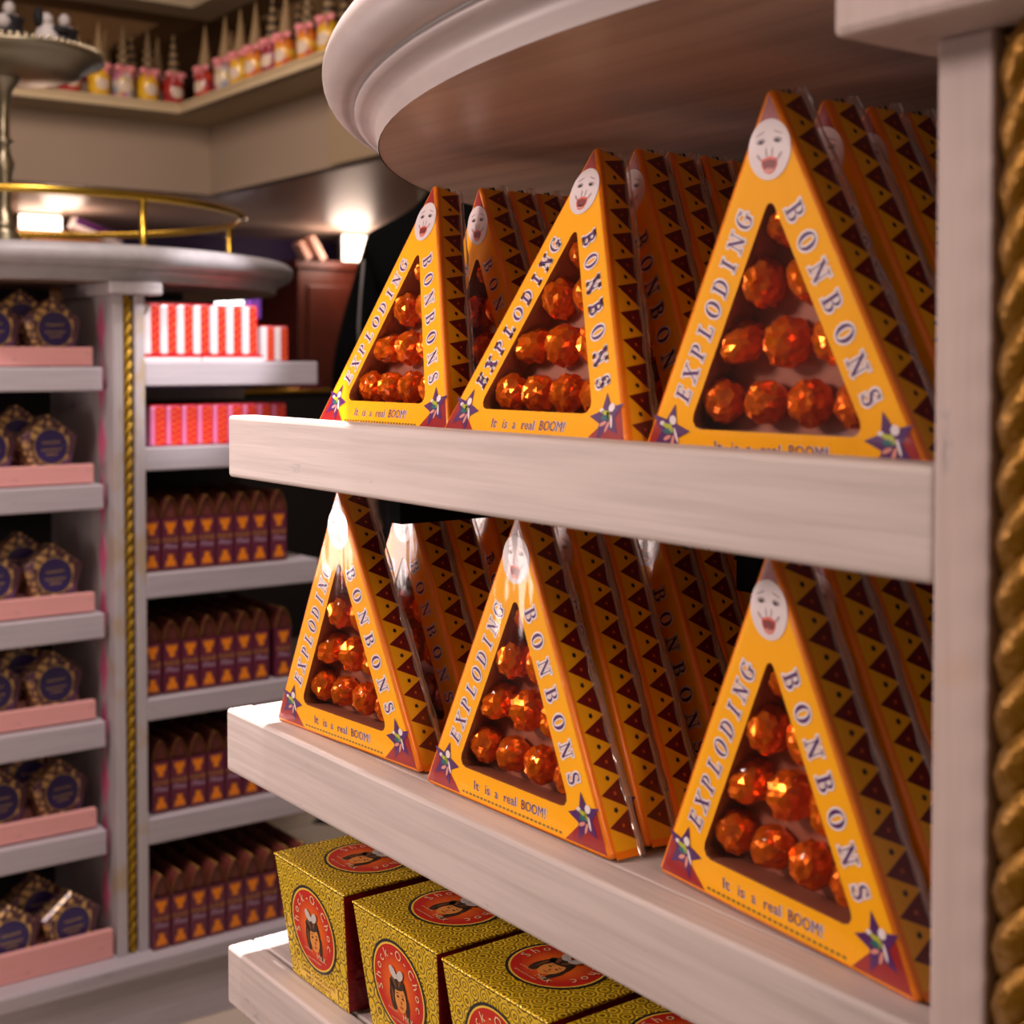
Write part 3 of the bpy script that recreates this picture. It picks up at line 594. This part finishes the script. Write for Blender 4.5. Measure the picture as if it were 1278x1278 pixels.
# pink trays and pentagonal boxes
M['penta']=None
def penta_mat():
    m,nt,p=new_mat('gold_purple_ornament'); N=nt.nodes.new; L=nt.links.new; tc=N('ShaderNodeTexCoord')
    v=N('ShaderNodeTexVoronoi'); v.inputs['Scale'].default_value=75; v.feature='DISTANCE_TO_EDGE'; L(tc.outputs['Object'],v.inputs['Vector'])
    r=N('ShaderNodeValToRGB'); r.color_ramp.elements[0].position=.10; r.color_ramp.elements[0].color=(.10,.035,.05,1); r.color_ramp.elements[1].position=.20; r.color_ramp.elements[1].color=(.74,.45,.16,1); L(v.outputs['Distance'],r.inputs[0])
    n=N('ShaderNodeTexNoise'); n.inputs['Scale'].default_value=34; L(tc.outputs['Object'],n.inputs['Vector']); r2=N('ShaderNodeValToRGB'); r2.color_ramp.elements[0].position=.56; r2.color_ramp.elements[0].color=(0,0,0,1); r2.color_ramp.elements[1].position=.64; L(n.outputs['Fac'],r2.inputs[0])
    mx=N('ShaderNodeMixRGB'); L(r2.outputs[0],mx.inputs[0]); L(r.outputs[0],mx.inputs[1]); mx.inputs[2].default_value=(.16,.06,.16,1); L(mx.outputs[0],p.inputs['Base Color']); p.inputs['Roughness'].default_value=.35; p.inputs['Metallic'].default_value=.2; p.inputs['Coat Weight'].default_value=.8; return m
M['penta']=penta_mat(); M['navy']=mat('indigo_label',(.035,.018,.11),.35,coat=.8)
def build_penta():
    root=bpy.data.objects.new('pentagonal_box',None); scene.collection.objects.link(root)
    R_=.0525; P=[(R_*math.sin(2*PI*j/5),R_*math.cos(2*PI*j/5)) for j in range(5)]; h0=R_*math.cos(PI/5)
    m=MB(); k_=.90
    m.rings([[(0.0,x*k_,z*k_+h0) for x,z in P],[(-.004,x,z+h0) for x,z in P],[(-.038,x,z+h0) for x,z in P],[(-.044,x*k_,z*k_+h0) for x,z in P]],cap0=True,cap1=True)
    m.build('carton',M['penta'],root)
    l=MB(); n=28
    l.poly([(.0004,.0290*math.cos(2*PI*j/n),h0+.0290*math.sin(2*PI*j/n)) for j in range(n)],0)
    for j in range(n):
        a,b=2*PI*j/n,2*PI*(j+1)/n; l.poly([(.0006,r*math.cos(t),h0+r*math.sin(t)) for r,t in ((.0288,a),(.0288,b),(.0297,b),(.0297,a))],1)
    rr=random.Random(5)
    for zz,wd in ((.006,.030),(-.006,.034),(-.013,.020)): # script line, unreadable at this distance
        pts=[(.0007,-wd/2+wd*i/14,h0+zz+.0024*math.sin(i*2.4)+.0010*i/14) for i in range(15)]
        for i in range(14): a,b=pts[i],pts[i+1]; l.poly([(a[0],a[1],a[2]-.0005),(b[0],b[1],b[2]-.0005),(b[0],b[1],b[2]+.0005),(a[0],a[1],a[2]+.0005)],1)
    l.build('round_label',[M['navy'],M['goldp']],root)
    return tag(root,'x','sweet box','pentagonal gold boxes on the pink trays')
pb=build_penta()
levels=[(-.009,'first'),(-.199,'second'),(-.409,'third'),(-.586,'fourth'),(-.765,'fifth'),(-.972,'bottom')]
DX=[.7480,.7400,.7440,.7440,.7530,.7560]
first_p=True
for i,(z,nm) in enumerate(levels):
    sf=-2.240 if i<5 else -2.205; zz=CH+z+(.0015 if i<5 else .0005); dr=.800 if i<5 else .8130
    th=.031 if i!=5 else .046
    t=empty('tray',(sf,.56,zz),'%s pink painted tray down the left stand, holding pentagonal boxes'%('lowest' if i==5 else nm+' from top'),'tray','pink trays')
    a=MB(); a.box(-.014,0,-.19,dr-.56,0,th); a.build('front_board',M['tray'],t,bevel=.0015)
    a=MB(); a.rings([[(x,y,z_) for x,z_ in ((-.014,.004),(-.014,.010),(-.078,.010),(-.078,.0265),(-.235,.0265),(-.235,.004))] for y in (-.19,dr-.56-.001)],cap0=True,cap1=True); a.build('tray_floor',M['tray'],t)
    for j in range(3):
        d=DX[i]-.0985*j; s=sf-.0225
        zc=zz+.0180
        lab='pentagonal gold box, %s from the rope post, on the %s pink tray'%(['first','second','third'][j],'lowest' if i==5 else nm)
        rot=(0,-.10,.10-.06*j+.05*math.sin(i*2.1))
        if j==2 and i not in (5,): continue
        if first_p: o=pb; o.location=(s,d,zc); o.rotation_euler=rot; o['label']=lab; first_p=False
        else: o=dup(pb,(s,d,zc),lab,rot)
    for j in range(2):
        dup(pb,(sf-.084,DX[i]+.012-.098*j-.045,zz+.0325),'pentagonal gold box in the rear row, %s from the panel, on the %s pink tray'%(['first','second'][j],'lowest' if i==5 else nm),(0,-.10,.05))
# purple gabled cartons
M['plum']=mat('plum_carton',(.16,.020,.052),.4,coat=.4,var=.25,bscale=14); M['plum2']=mat('brown_plum_roof',(.20,.045,.034),.45,coat=.3); M['org']=mat('orange_fly_print',(.98,.28,.008),.5); M['golde']=mat('gold_edge',(.45,.25,.04),.35,metal=.4); M['lilac']=mat('lilac_print',(.62,.42,.62),.5); M['fgold']=mat('ochre_print',(.62,.30,.06),.5)
def build_gable():
    root=bpy.data.objects.new('gabled_carton',None); scene.collection.objects.link(root)
    w_,h_,g_,dp=.0150,.0870,.0345,.105
    b=MB(); prof=[(-w_,0),(w_,0),(w_,h_),(w_*.80,h_+g_*.45),(w_*.45,h_+g_*.82),(w_*.12,h_+g_),(-w_*.12,h_+g_),(-w_*.45,h_+g_*.82),(-w_*.80,h_+g_*.45),(-w_,h_)]
    b.add([(0,-w_,0),(0,w_,0),(0,w_,h_),(0,-w_,h_),(-dp,-w_,0),(-dp,w_,0),(-dp,w_,h_),(-dp,-w_,h_)],[(0,1,2,3),(4,7,6,5),(1,5,6,2),(0,3,7,4),(0,4,5,1)],0)
    b.build('carton',M['plum'],root,bevel=.0006)
    r=MB(); up=prof[2:]; r.rings([[(0,y,z) for y,z in up],[(-dp,y,z) for y,z in up]],closed=False,smooth=False); r.poly([(-.006,y*.9,z) for y,z in up]); r.poly([(-dp,y,z) for y,z in up])
    r.build('gable_roof',M['plum2'],root)
    e=MB(); e.tube([(.0004,y,z) for y,z in up],.0005,5); e.tube([(0,0,h_+g_+.0004),(-dp,0,h_+g_+.0004)],.0008,5); e.build('gold_edge',M['golde'],root)
    f_=MB(); X=.0005
    fly=[(-.0105,.0215),(-.0065,.0172),(-.0035,.0208),(0,.0172),(.0035,.0208),(.0065,.0172),(.0105,.0215),(.0078,.0100),(.0042,.0055),(.0052,-.0005),(-.0052,-.0005),(-.0042,.0055),(-.0078,.0100)]
    f_.poly([(X,y,z+.0615) for y,z in fly],0); f_.poly([(X,y,.0255-z) for y,z in fly],0)
    put_text(f_,'FUDGE',.0270,.0080,lambda a,z:(X,a,.0470+z),1); put_text(f_,'Flies',.0220,.0084,lambda a,z:(X,a,.0362+z),2,.25)
    f_.poly([(X,-.0145,.0),(X,.0145,.0),(X,.0145,.0006),(X,-.0145,.0006)],3)
    f_.build('front_print',[M['org'],M['fgold'],M['lilac'],M['golde']],root)
    return tag(root,'x','sweet box','plum gabled cartons')
gb=build_gable(); firstg=True
rows=[(-.349,'upper',[.8800,.9130,.9455,.9780,1.0110,1.0440,1.0765,1.1130],2),(-.556,'second',[.8800,.9140,.9470,.9800,1.0130,1.0455,1.0780,1.1210],2),(-.755,'third',[.8930,.9260,.9590,.9920,1.0250,1.0580,1.0910,1.1240],2),(-.972,'bottom',[.8800,.9130,.9460,.9790,1.0120,1.0450,1.0780,1.1110,1.1440],2)]
for z,nm,ds,rr_ in rows:
    sf=-2.2200 if nm!='bottom' else -2.19
    for r in range(rr_):
        for i,d in enumerate(ds):
            if i==0 and r==1: d=ds[0]
            lab='plum gabled carton, %s from the rope post, %s on the %s carton shelf'%(ORD[i],'front row' if r==0 else 'row behind',nm)
            dd=d+ .009
            if i==0: dd=max(dd,lp1+.0156)
            loc=(sf-.110*r,dd,CH+z+.0005)
            if firstg: gb.location=loc; gb['label']=lab; firstg=False
            else: dup(gb,loc,lab)
# red spotted packs
M['rpack']=mat('red_pack',(.72,.016,.022),.4,coat=.6); M['wpack']=mat('overexposed_white',(.90,.82,.86),.35,coat=.8); M['ppack']=mat('magenta_pack',(.80,.22,.42),.4,coat=.6); M['ydot']=mat('yellow_dot_print',(.9,.40,.02),.5)  # the white stands in for overexposed light on clear bags
def build_pack(h,w_,white,name='spotted_pack',k0=-.06):
    root=bpy.data.objects.new(name,None); scene.collection.objects.link(root); dp=.05
    b=MB(); b.box(-dp,0,-w_/2,w_/2,0,h,0); b.build('carton',[white],root,bevel=.003)
    s=MB(); a=w_*k0; c_=w_*.46
    s.box(-.004,.0007,a,c_,.001,h-.001,0); n=6
    for i in range(n):
        for q in (0,1):
            y=a+(c_-a)*(.3+.4*q); z=h*(i+.5+.4*q)/(n+.4); s.poly([(.0011,y+.0016*math.cos(2*PI*j/8),z+.0016*math.sin(2*PI*j/8)) for j in range(8)],1)
    s.build('red_band',[M['rpack'],M['ydot']],root)
    t=MB(); t.box(-dp+.004,-.002,-w_*.46,w_*.46,h,h+.0022,0); t.build('top_flap',[M['rpack']],root)
    return tag(root,'x','sweet box','red spotted packs')
pk=build_pack(.083,.0285,M['wpack']); pk2=build_pack(.066,.0270,M['ppack'],k0=-.20); pk3=build_pack(.060,.0255,M['wpack'])
S1=[(.8905+.0290*i,pk,0.0115) for i in range(4)]+[(1.0085+.0290*i,pk,.0115) for i in range(3)]+[(1.1040+.0265*i,pk3,.0005) for i in range(2)]
used=set()
for i,(d,src,dz) in enumerate(S1):
    lab='red and white spotted pack, %s from the rope post, on the topmost right shelf'%ORD[i]
    s_=-2.215 if i<7 else -2.222
    if id(src) in used: dup(src,(s_,d,CH+0+dz),lab)
    else: src.location=(s_,d,CH+dz); src['label']=lab; used.add(id(src))
for i in range(9):
    lab='red and pink spotted pack, %s from the rope post, on the second right shelf'%ORD[i]
    loc=(-2.225,.9040+.0278*i,CH-.1405)
    if i: dup(pk2,loc,lab)
    else: pk2.location=loc; pk2['label']=lab
for i,(d0,d1) in enumerate(((.876,.9745),(.9765,1.090))):
    t=empty('carton_tray',(-2.212,(d0+d1)/2,CH+.0003),['white-edged red carton tray beside the rope post under spotted packs','white-edged red carton tray further from the rope post under spotted packs'][i],'tray','carton trays')
    a=MB(); h=(d1-d0)/2; a.box(-.06,0,-h,h,0,.010); a.build('tray_body',M['rpack'],t); a=MB(); a.box(0,.0012,-h,h,.0005,.0065); a.build('white_edge',M['wpack'],t)
# ---------------------------------------------------------------- cake stand with figures
ck=empty('cake_stand',(LC[0],LC[1],zt+.0006),'tarnished silver pedestal cake stand with beaded rim on the left stand','cake stand')
zp=.570-(LB+.0605)
a=MB(); a.lathe([(.0,0),(.062,0),(.062,.006),(.050,.012),(.034,.030),(.024,.052),(.018,.060),(.024,.066),(.018,.072),(.012,.10),(.011,.13),(.016,.165),(.019,.18),(.012,.20),(.010,.215),(.018,.222),(.010,.23),(.011,.28),(.016,.315),(.030,.335),(.032,.340)],0,0,28); a.build('stem',M['silver'],ck)
a=MB(); a.lathe([(.0,zp-.040),(.11,zp-.038),(.14,zp-.030),(.150,zp-.022),(.170,zp-.010),(.183,zp-.006),(.185,zp),(.180,zp+.001),(.150,zp-.012),(.0,zp-.018)],0,0,64); pl=a.build('plate',M['silver'],ck)
bd=MB()
for i in range(84):
    t=2*PI*i/84; bd.ball((.1805*math.cos(t),.1805*math.sin(t),zp+.0045),.0052,8,5)
bd.build('bead_rim',mat('bright_silver_bead',(.80,.68,.48),.22,metal=.9),pl)
M['hat']=mat('black_felt',(.010,.009,.011),.7); M['icing']=mat('white_icing',(.72,.66,.64),.55); M['pinki']=mat('pink_icing',(.75,.30,.34),.5)
def hat_sweet(x,y,lab,style):
    t=empty('hat_sweet',(LC[0]+x,LC[1]+y,zt+zp-.0108),lab,'sweet','hat-shaped sweets on the cake stand')
    if style==0:
        m=MB(); m.lathe([(0,0),(.020,0),(.022,.018),(.021,.022),(.0,.022)],0,0,16); m.build('pink_base',M['pinki'],t)
        m=MB(); m.lathe([(0,.022),(.044,.022),(.047,.026),(.046,.030),(.030,.030),(.0,.032)],0,0,24); m.build('brim',M['hat'],t)
        m=MB(); m.lathe([(.024,.030),(.022,.050),(.026,.062),(0,.064)],0,0,18); m.build('crown',M['hat'],t)
        m=MB(); m.ball((.012,-.016,.052),.015,10,6); m.ball((.016,-.006,.076),.011,10,6,sz=1.2); m.ball((.002,.008,.060),.011,10,6); m.build('white_trim',M['icing'],t)
    else:
        m=MB(); m.lathe([(0,0),(.026,0),(.030,.010),(.024,.030),(.017,.048),(.011,.060),(0,.064)],0,0,16); m.build('body',M['icing'],t)
        m=MB(); m.ball((.006,-.016,.066),.010,8,6,sz=1.9); m.ball((.010,.022,.046),.012,8,6,sz=.8,sy=1.7); m.build('black_ears',M['hat'],t)
        m=MB(); m.ball((.004,-.002,.064),.013,10,6); m.build('head',M['icing'],t)
hat_sweet(.0897,-.0140,'small black hat sweet with white trim and pink base on the cake stand',0)
hat_sweet(.1075,.0464,'small white figure sweet with black ears on the cake stand',1)
hat_sweet(.0540,.0980,'small black hat sweet near the right rim of the cake stand',0)
# ---------------------------------------------------------------- bottles with cones
M['wafer']=mat('wafer_cone',(.28,.18,.085),.6,bump=.6,bscale=90,var=.3); M['stripek']=mat('chocolate_stripe',(.030,.016,.010),.5); M['pinkb']=mat('pink_ribbon',(.80,.27,.30),.5); M['lab']=mat('cream_label',(.66,.52,.42),.6); M['cap']=mat('dark_cap',(.03,.02,.02),.5)
def sweets_mat(name,cols):
    m,nt,p=new_mat(name); N=nt.nodes.new; L=nt.links.new; tc=N('ShaderNodeTexCoord'); v=N('ShaderNodeTexVoronoi'); v.inputs['Scale'].default_value=55; L(tc.outputs['Object'],v.inputs['Vector'])
    sp=N('ShaderNodeSeparateColor'); L(v.outputs['Color'],sp.inputs[0]); r=N('ShaderNodeValToRGB'); r.color_ramp.interpolation='CONSTANT'; r.color_ramp.elements[0].color=(*cols[0],1); r.color_ramp.elements[1].position=.98; r.color_ramp.elements[1].color=(*cols[-1],1)
    for i,c_ in enumerate(cols[1:],1): e=r.color_ramp.elements.new(i/len(cols)); e.color=(*c_,1)
    L(sp.outputs[0],r.inputs[0]); L(r.outputs[0],p.inputs['Base Color']); p.inputs['Roughness'].default_value=.3; p.inputs['Coat Weight'].default_value=.7; return m
FILL={'yellow':sweets_mat('yellow_sweets',[(.75,.42,.01),(.62,.34,.01),(.82,.50,.03)]),'mixed':sweets_mat('mixed_sweets',[(.55,.48,.44),(.50,.18,.30),(.25,.30,.40),(.60,.45,.15)]),'red':sweets_mat('red_sweets',[(.42,.03,.02),(.55,.06,.03),(.30,.02,.03)]),'wine':sweets_mat('wine_sweets',[(.28,.02,.05),(.35,.03,.06),(.22,.015,.04)]),'orange':sweets_mat('orange_sweets',[(.75,.25,.01),(.6,.1,.02),(.8,.45,.05)])}
def cone(m,z0,h,r,kind):
    n=10
    if kind=='stripe':
        for i in range(n):
            a,b=i/n,(i+1)/n; m.lathe([(r*(1-a)+.001*(i%2),z0+h*a),(r*(1-b)+.001*(i%2)+.0008,z0+h*b)],0,0,14,mi=i%2)
    elif kind=='check':
        for i in range(n):
            for j in range(8):
                a,b=i/n,(i+1)/n; t0,t1=2*PI*j/8,2*PI*(j+1)/8; ra,rb=r*(1-a)+.001,r*(1-b)+.001
                m.poly([(ra*math.cos(t0),ra*math.sin(t0),z0+h*a),(ra*math.cos(t1),ra*math.sin(t1),z0+h*a),(rb*math.cos(t1),rb*math.sin(t1),z0+h*b),(rb*math.cos(t0),rb*math.sin(t0),z0+h*b)],((i//1+j)%2))
    else: m.lathe([(r,z0),(r*1.05,z0+.004),(r*.5,z0+h*.5),(.001,z0+h)],0,0,16,mi=0)
def bottle(x,y,fill,kind,face,lab):
    t=empty('sweet_bottle',(x,y,CH+.8318),lab,'bottle','bottles topped with wafer cones',(0,0,face))
    m=MB(); m.lathe([(0,.0),(.030,0),(.034,.004),(.034,.060),(.032,.070),(.024,.082),(.019,.088),(.019,.094),(0,.094)],0,0,20); m.build('jar',FILL[fill],t)
    m=MB(); m.lathe([(.0345,.016+.040*i/6) for i in range(7)],0,0,20)
    l=MB(); pts=[[(.0347*math.cos(a),.0347*math.sin(a),.034+.018*math.sin(math.acos(max(-1,min(1,(a)/.62)))) *s_) for s_ in (-1,1)] for a in [(-.6+1.2*i/10) for i in range(11)]]
    l.rings(pts,closed=False,smooth=True); l.build('label',M['lab'],t)
    m=MB(); m.lathe([(.021,.088),(.023,.090),(.023,.098),(.021,.100),(0,.1)],0,0,16); m.build('cap',M['cap'],t)
    b=MB()
    for sg in (1,-1):
        b.ball((.020,sg*.021,.094),.016,10,6,sx=.45,sz=.62); b.tube([(.024,sg*.004,.092),(.030,sg*.012,.078),(.032,sg*.018,.066)],[.004,.0045,.003],6)
    b.ball((.024,0,.094),.007,8,6); b.build('bow',M['pinkb'],t)
    c_=MB(); cone(c_,.098,.135,.0215,kind); c_.build('cone',[M['wafer'],M['stripek']],t)
lefts=[(1.481,'red','stripe','bottle with striped cone half hidden behind the cake stand'),(1.575,'yellow','plain','yellow sweet bottle with plain cone next to the cake stand'),(1.653,'mixed','check','pale mixed sweet bottle with checked cone on the far shelf'),(1.735,'yellow','check','yellow sweet bottle with plain cone, second from the shelf corner'),(1.822,'red','stripe','red sweet bottle with striped cone beside the shelf corner')]
for d,fl_,k_,lab in lefts: bottle(-4.335,d,fl_,k_,0,lab)
for d,lab in ((1.395,'bottle with plain cone above the cake stand hats'),(1.315,'bottle with striped cone at the left picture edge')): bottle(-4.335,d,'wine','plain' if d>1.35 else 'stripe',0,lab)
rights=[(-4.181,'red','plain','red sweet bottle with plain cone just right of the shelf corner'),(-4.032,'mixed','plain','mixed sweet bottle, second right of the shelf corner'),(-3.924,'yellow','plain','yellow sweet bottle, third right of the shelf corner'),(-3.820,'orange','plain','amber sweet bottle, fourth right of the shelf corner'),(-3.710,'wine','stripe','wine-red sweet bottle with striped cone along the right shelf'),(-3.625,'orange','plain','orange sweet bottle with plain cone along the right shelf'),(-3.490,'orange','check','orange sweet bottle with checked cone along the right shelf'),(-3.371,'yellow','stripe','yellow sweet bottle with striped cone beside the big round top')]
for i in range(6): bottle(-4.425,1.365+.088*i,['wine','red'][i%2],['plain','stripe','plain'][i%3],0,'dark bottle in the rear row, %s from the left, behind the far shelf bottles'%ORD[i])
for i in range(9): bottle(-4.19+.092*i,1.957,['red','wine','orange'][i%3],['plain','plain','stripe'][i%3],-PI/2+.3,'dark bottle in the rear row, %s from the shelf corner along the right shelf'%ORD[i])
for s,fl_,k_,lab in rights: bottle(s,1.864,fl_,k_,-PI/2+.35,lab)
# ---------------------------------------------------------------- things at the back of the shop
M['maho']=wood('mahogany',(.115,.020,.008),(.055,.010,.005),'z',amount=.8,rough=.4)
M['lamp']=mat('lit_panel',(1,.9,.8),.5,emit=(1,.80,.62),estr=5.0); M['lampw']=mat('lit_white_panel',(1,1,1),.5,emit=(1,.97,.98),estr=4.0); M['lampv']=mat('violet_lit_panel',(.3,.1,.5),.5,emit=(.25,.07,.5),estr=.5)
cb=empty('cabinet',(-5.40,3.4,0),'dark mahogany cabinet against the purple back wall, right of the left stand','cabinet')
a=MB(); a.box(-.45,0,-.575,.9,0,CH+.40); a.build('body',M['maho'],cb,bevel=.006)
a=MB(); a.box(-.47,.02,-.595,.92,CH+.40,CH+.437); a.build('top_board',M['maho'],cb,bevel=.006)
for y in (-.53,.02): a=MB(); a.box(0,.012,y,y+.5,.15,CH+.33); a.build('door',M['maho'],cb,bevel=.006)
cb2=empty('cabinet',(-5.40,1.35,0),'orange wooden cabinet far behind the left stand top','cabinet')
a=MB(); a.box(-.45,0,-1.2,.62,0,CH+.475); a.build('body',mat('orange_wood',(.45,.17,.05),.45,var=.2,bscale=5),cb2,bevel=.006); a=MB(); a.box(-.47,.02,-1.22,.64,CH+.475,CH+.50); a.build('top_board',mat('pale_orange_top',(.70,.36,.18),.4),cb2,bevel=.005)
def lit(d0,d1,z0,z1,lab,m_='lamp',s=-5.42,cat='lamp'):
    o=empty('lit_panel',(s,(d0+d1)/2,CH+z0),lab,cat); h=(d1-d0)/2
    a=MB(); a.box(-.03,.0,-h-.006,h+.006,0,z1-z0); a.build('housing',M['dark'],o); a=MB(); a.box(0,.004,-h,h,.006,z1-z0-.004); a.build('diffuser',M[m_],o)
lit(3.055,3.185,.437,.560,'glowing square lamp standing on the dark mahogany cabinet'); 
lit(1.655,1.815,.500,.563,'glowing square lamp standing on the orange cabinet')
for i,(d,lab) in enumerate(((2.86,'leaning pale packet on the mahogany cabinet, left one of two'),(2.93,'leaning pale packet on the mahogany cabinet, right one of two'))):
    o=empty('packet',(-5.36,d,CH+.438),lab,'packet','leaning packets',(.55,0,0)); a=MB(); a.box(-.05,0,-.018,.018,0,.085+.03*i); a.build('sleeve',mat('pale_peach_card',(.72,.42,.32),.4),o,bevel=.003)
    a=MB(); a.box(.0,.002,-.016,-.008,.004,.08+.03*i); a.build('stripe',M['maho'],o)
o=empty('packet',(-5.33,1.93,CH+.503),'tilted pale packet on the orange cabinet','packet',None,(1.25,0,0)); a=MB(); a.box(-.06,0,-.022,.022,-.10,.10); a.build('sleeve',mat('white_card',(.75,.66,.66),.4),o,bevel=.003); a=MB(); a.box(.0,.002,-.004,.020,-.095,.095); a.build('stripe',M['purple'],o)
sg=empty('notice_stand',(-5.0,2.20,CH-.111),'small lit white notice behind the topmost spotted packs','notice')
a=MB(); a.box(-.02,0,.13,.15,0,.30); a.build('stem',M['dark'],sg); a=MB(); a.box(-.02,0,.071,.093,.30,.372); a.build('panel',M['lampw'],sg); a=MB(); a.box(-.02,0,.098,.181,.30,.379); a.build('panel',M['lampw'],sg); a=MB(); a.box(-.02,0,.205,.253,.28,.379); a.build('violet_panel',M['lampv'],sg); a=MB(); a.box(-.03,-.02,.065,.258,.285,.30); a.build('crossbar',M['dark'],sg)
ct=empty('counter',(-5.0,2.45,0),'low dark counter with a brass front edge behind the left stand','counter')
a=MB(); a.box(-.35,0,-.55,.75,0,CH-.13); a.build('body',M['dark'],ct); a=MB(); a.box(-.37,.02,-.57,.77,CH-.13,CH-.113); a.build('counter_top',M['black'],ct); a=MB(); a.tube([(.026,-.57,CH-.117),(.026,.77,CH-.117)],.010,8); a.build('edge_rail',M['brass'],ct)
mg=empty('carton',(-4.98,2.66,CH-.112),'magenta carton lying on the low dark counter','box'); a=MB(); a.box(-.08,0,-.05,.05,0,.035); a.build('sleeve',mat('magenta_card',(.20,.008,.06),.5),mg,bevel=.003); a=MB(); a.box(-.07,-.01,-.04,.04,.035,.037); a.build('lid',mat('magenta_lid',(.16,.006,.05),.5),mg)
# ---------------------------------------------------------------- person in black
def skin_obj(name,verts,edges,radii,mt,parent,sub=1):
    me=bpy.data.meshes.new(name); me.from_pydata(verts,edges,[]); me.materials.append(mt)
    o=bpy.data.objects.new(name,me); scene.collection.objects.link(o); o.parent=parent
    m=o.modifiers.new('skin','SKIN'); m.use_smooth_shade=True
    for v,r in zip(me.skin_vertices[0].data,radii): v.radius=(r,r) if not isinstance(r,tuple) else r
    me.skin_vertices[0].data[0].use_root=True
    s=o.modifiers.new('sub','SUBSURF'); s.levels=sub; s.render_levels=sub
    return o
M['skin']=mat('skin',(.55,.32,.22),.5); M['coat']=mat('black_coat',(.0025,.0025,.003),.9,spec=.08); M['trous']=mat('dark_trousers',(.012,.012,.018),.85); M['hairp']=mat('dark_hair',(.02,.012,.008),.6); M['shoe']=mat('black_shoe',(.01,.01,.01),.4)
pe=empty('person',(-2.392,1.638,0),'person in a black coat with a pale cord, standing behind the left triangular boxes','person',None,(0,0,.75)); pe.scale=(1.04,1.04,1.045)
def body():
    V=[(0,0,.86)];E=[];Rd=[.125]
    def add(p,r,par): V.append(p);Rd.append(r);E.append((par,len(V)-1)); return len(V)-1
    a=add((0,0,.98),.118,0); b=add((0,-.01,1.14),.135,a); c_=add((0,-.015,1.27),.125,b); d=add((0,-.005,1.36),.062,c_); e=add((0,.01,1.44),.052,d); h=add((0,.02,1.50),.078,e); h2=add((0,.025,1.58),.088,h); add((0,.015,1.645),.062,h2)
    for s in (1,-1):
        q=add((s*.150,-.015,1.250),.046,c_); q=add((s*.215,-.02,1.03),.043,q); q=add((s*.225,.03,.83),.030,q); q=add((s*.225,.045,.775),.028,q); p_=add((s*.225,.055,.72),.030,q)
        for i in range(4):
            f1=add((s*.222,.030+.016*i,.675),.0095,p_); f2=add((s*.214,.034+.016*i,.650-.006*(1.5-abs(i-1.5))),.0085,f1); add((s*.204,.040+.016*i,.632-.006*(1.5-abs(i-1.5))),.008,f2)
        t1=add((s*.215,.088,.735),.010,q); add((s*.208,.102,.700),.009,t1)
        q=add((s*.085,0,.80),.085,0); q=add((s*.095,.01,.45),.055,q); q=add((s*.10,-.01,.09),.038,q); add((s*.105,.10,.035),.035,q)
    return V,E,Rd
V,E,Rd=body(); bo=skin_obj('body',V,E,Rd,M['skin'],pe,1)
V=[(0,0,.72),(0,0,.98),(0,-.01,1.14),(0,-.015,1.275),(0,-.012,1.360),(0,-.010,1.425)];E=[(0,1),(1,2),(2,3),(3,4),(4,5)];Rd=[.168,.150,.158,.128,.082,.070]
for s in (1,-1):
    b0=len(V); V+=[(s*.150,-.015,1.262),(s*.218,-.02,1.03),(s*.228,.025,.84)]; Rd+=[.070,.060,.052]; E+=[(3,b0),(b0,b0+1),(b0+1,b0+2)]
skin_obj('coat',V,E,Rd,M['coat'],pe,2)
V=[(0,0,.98),(0,0,.86)];E=[(0,1)];Rd=[.135,.140]
for s in (1,-1):
    b0=len(V); V+=[(s*.088,0,.70),(s*.095,.01,.45),(s*.10,-.008,.09)]; Rd+=[.092,.072,.056]; E+=[(1,b0),(b0,b0+1),(b0+1,b0+2)]
skin_obj('trousers',V,E,Rd,M['trous'],pe,1)
for s in (1,-1):
    m=MB(); m.ball((s*.105,.055,.035),.05,14,8,sx=.85,sy=2.3,sz=.72); m.build('shoe',M['shoe'],pe)
hm=MB(); hm.ball((0,.012,1.595),.105,18,10,sx=.88,sy=1.02,sz=1.02); hm.ball((0,-.030,1.515),.078,14,8,sx=1.0,sy=.8,sz=1.2); ho=hm.build('hair',M['hairp'],pe)
for v in ho.data.vertices:
    if v.co.y>.045 and v.co.z<1.63: v.co.y=.045
fm=MB()
for s in (1,-1): fm.ball((s*.032,.098,1.575),.011,8,6,mi=0); fm.ball((s*.082,.02,1.565),.018,8,6,mi=1,sx=.4,sz=1.5)
fm.ball((0,.112,1.545),.014,8,6,mi=1,sz=1.5); fm.ball((0,.100,1.505),.016,8,5,mi=2,sz=.35); fm.build('face_features',[M['hairp'],M['skin'],M['lip']],pe)
cd=MB(); cd.tube([(-.165,-.150,1.245),(-.172,-.150,1.17),(-.176,-.148,1.12),(-.178,-.140,1.06)],.0025,6); cd.build('cord',mat('pale_cord',(.22,.20,.19),.5),pe)
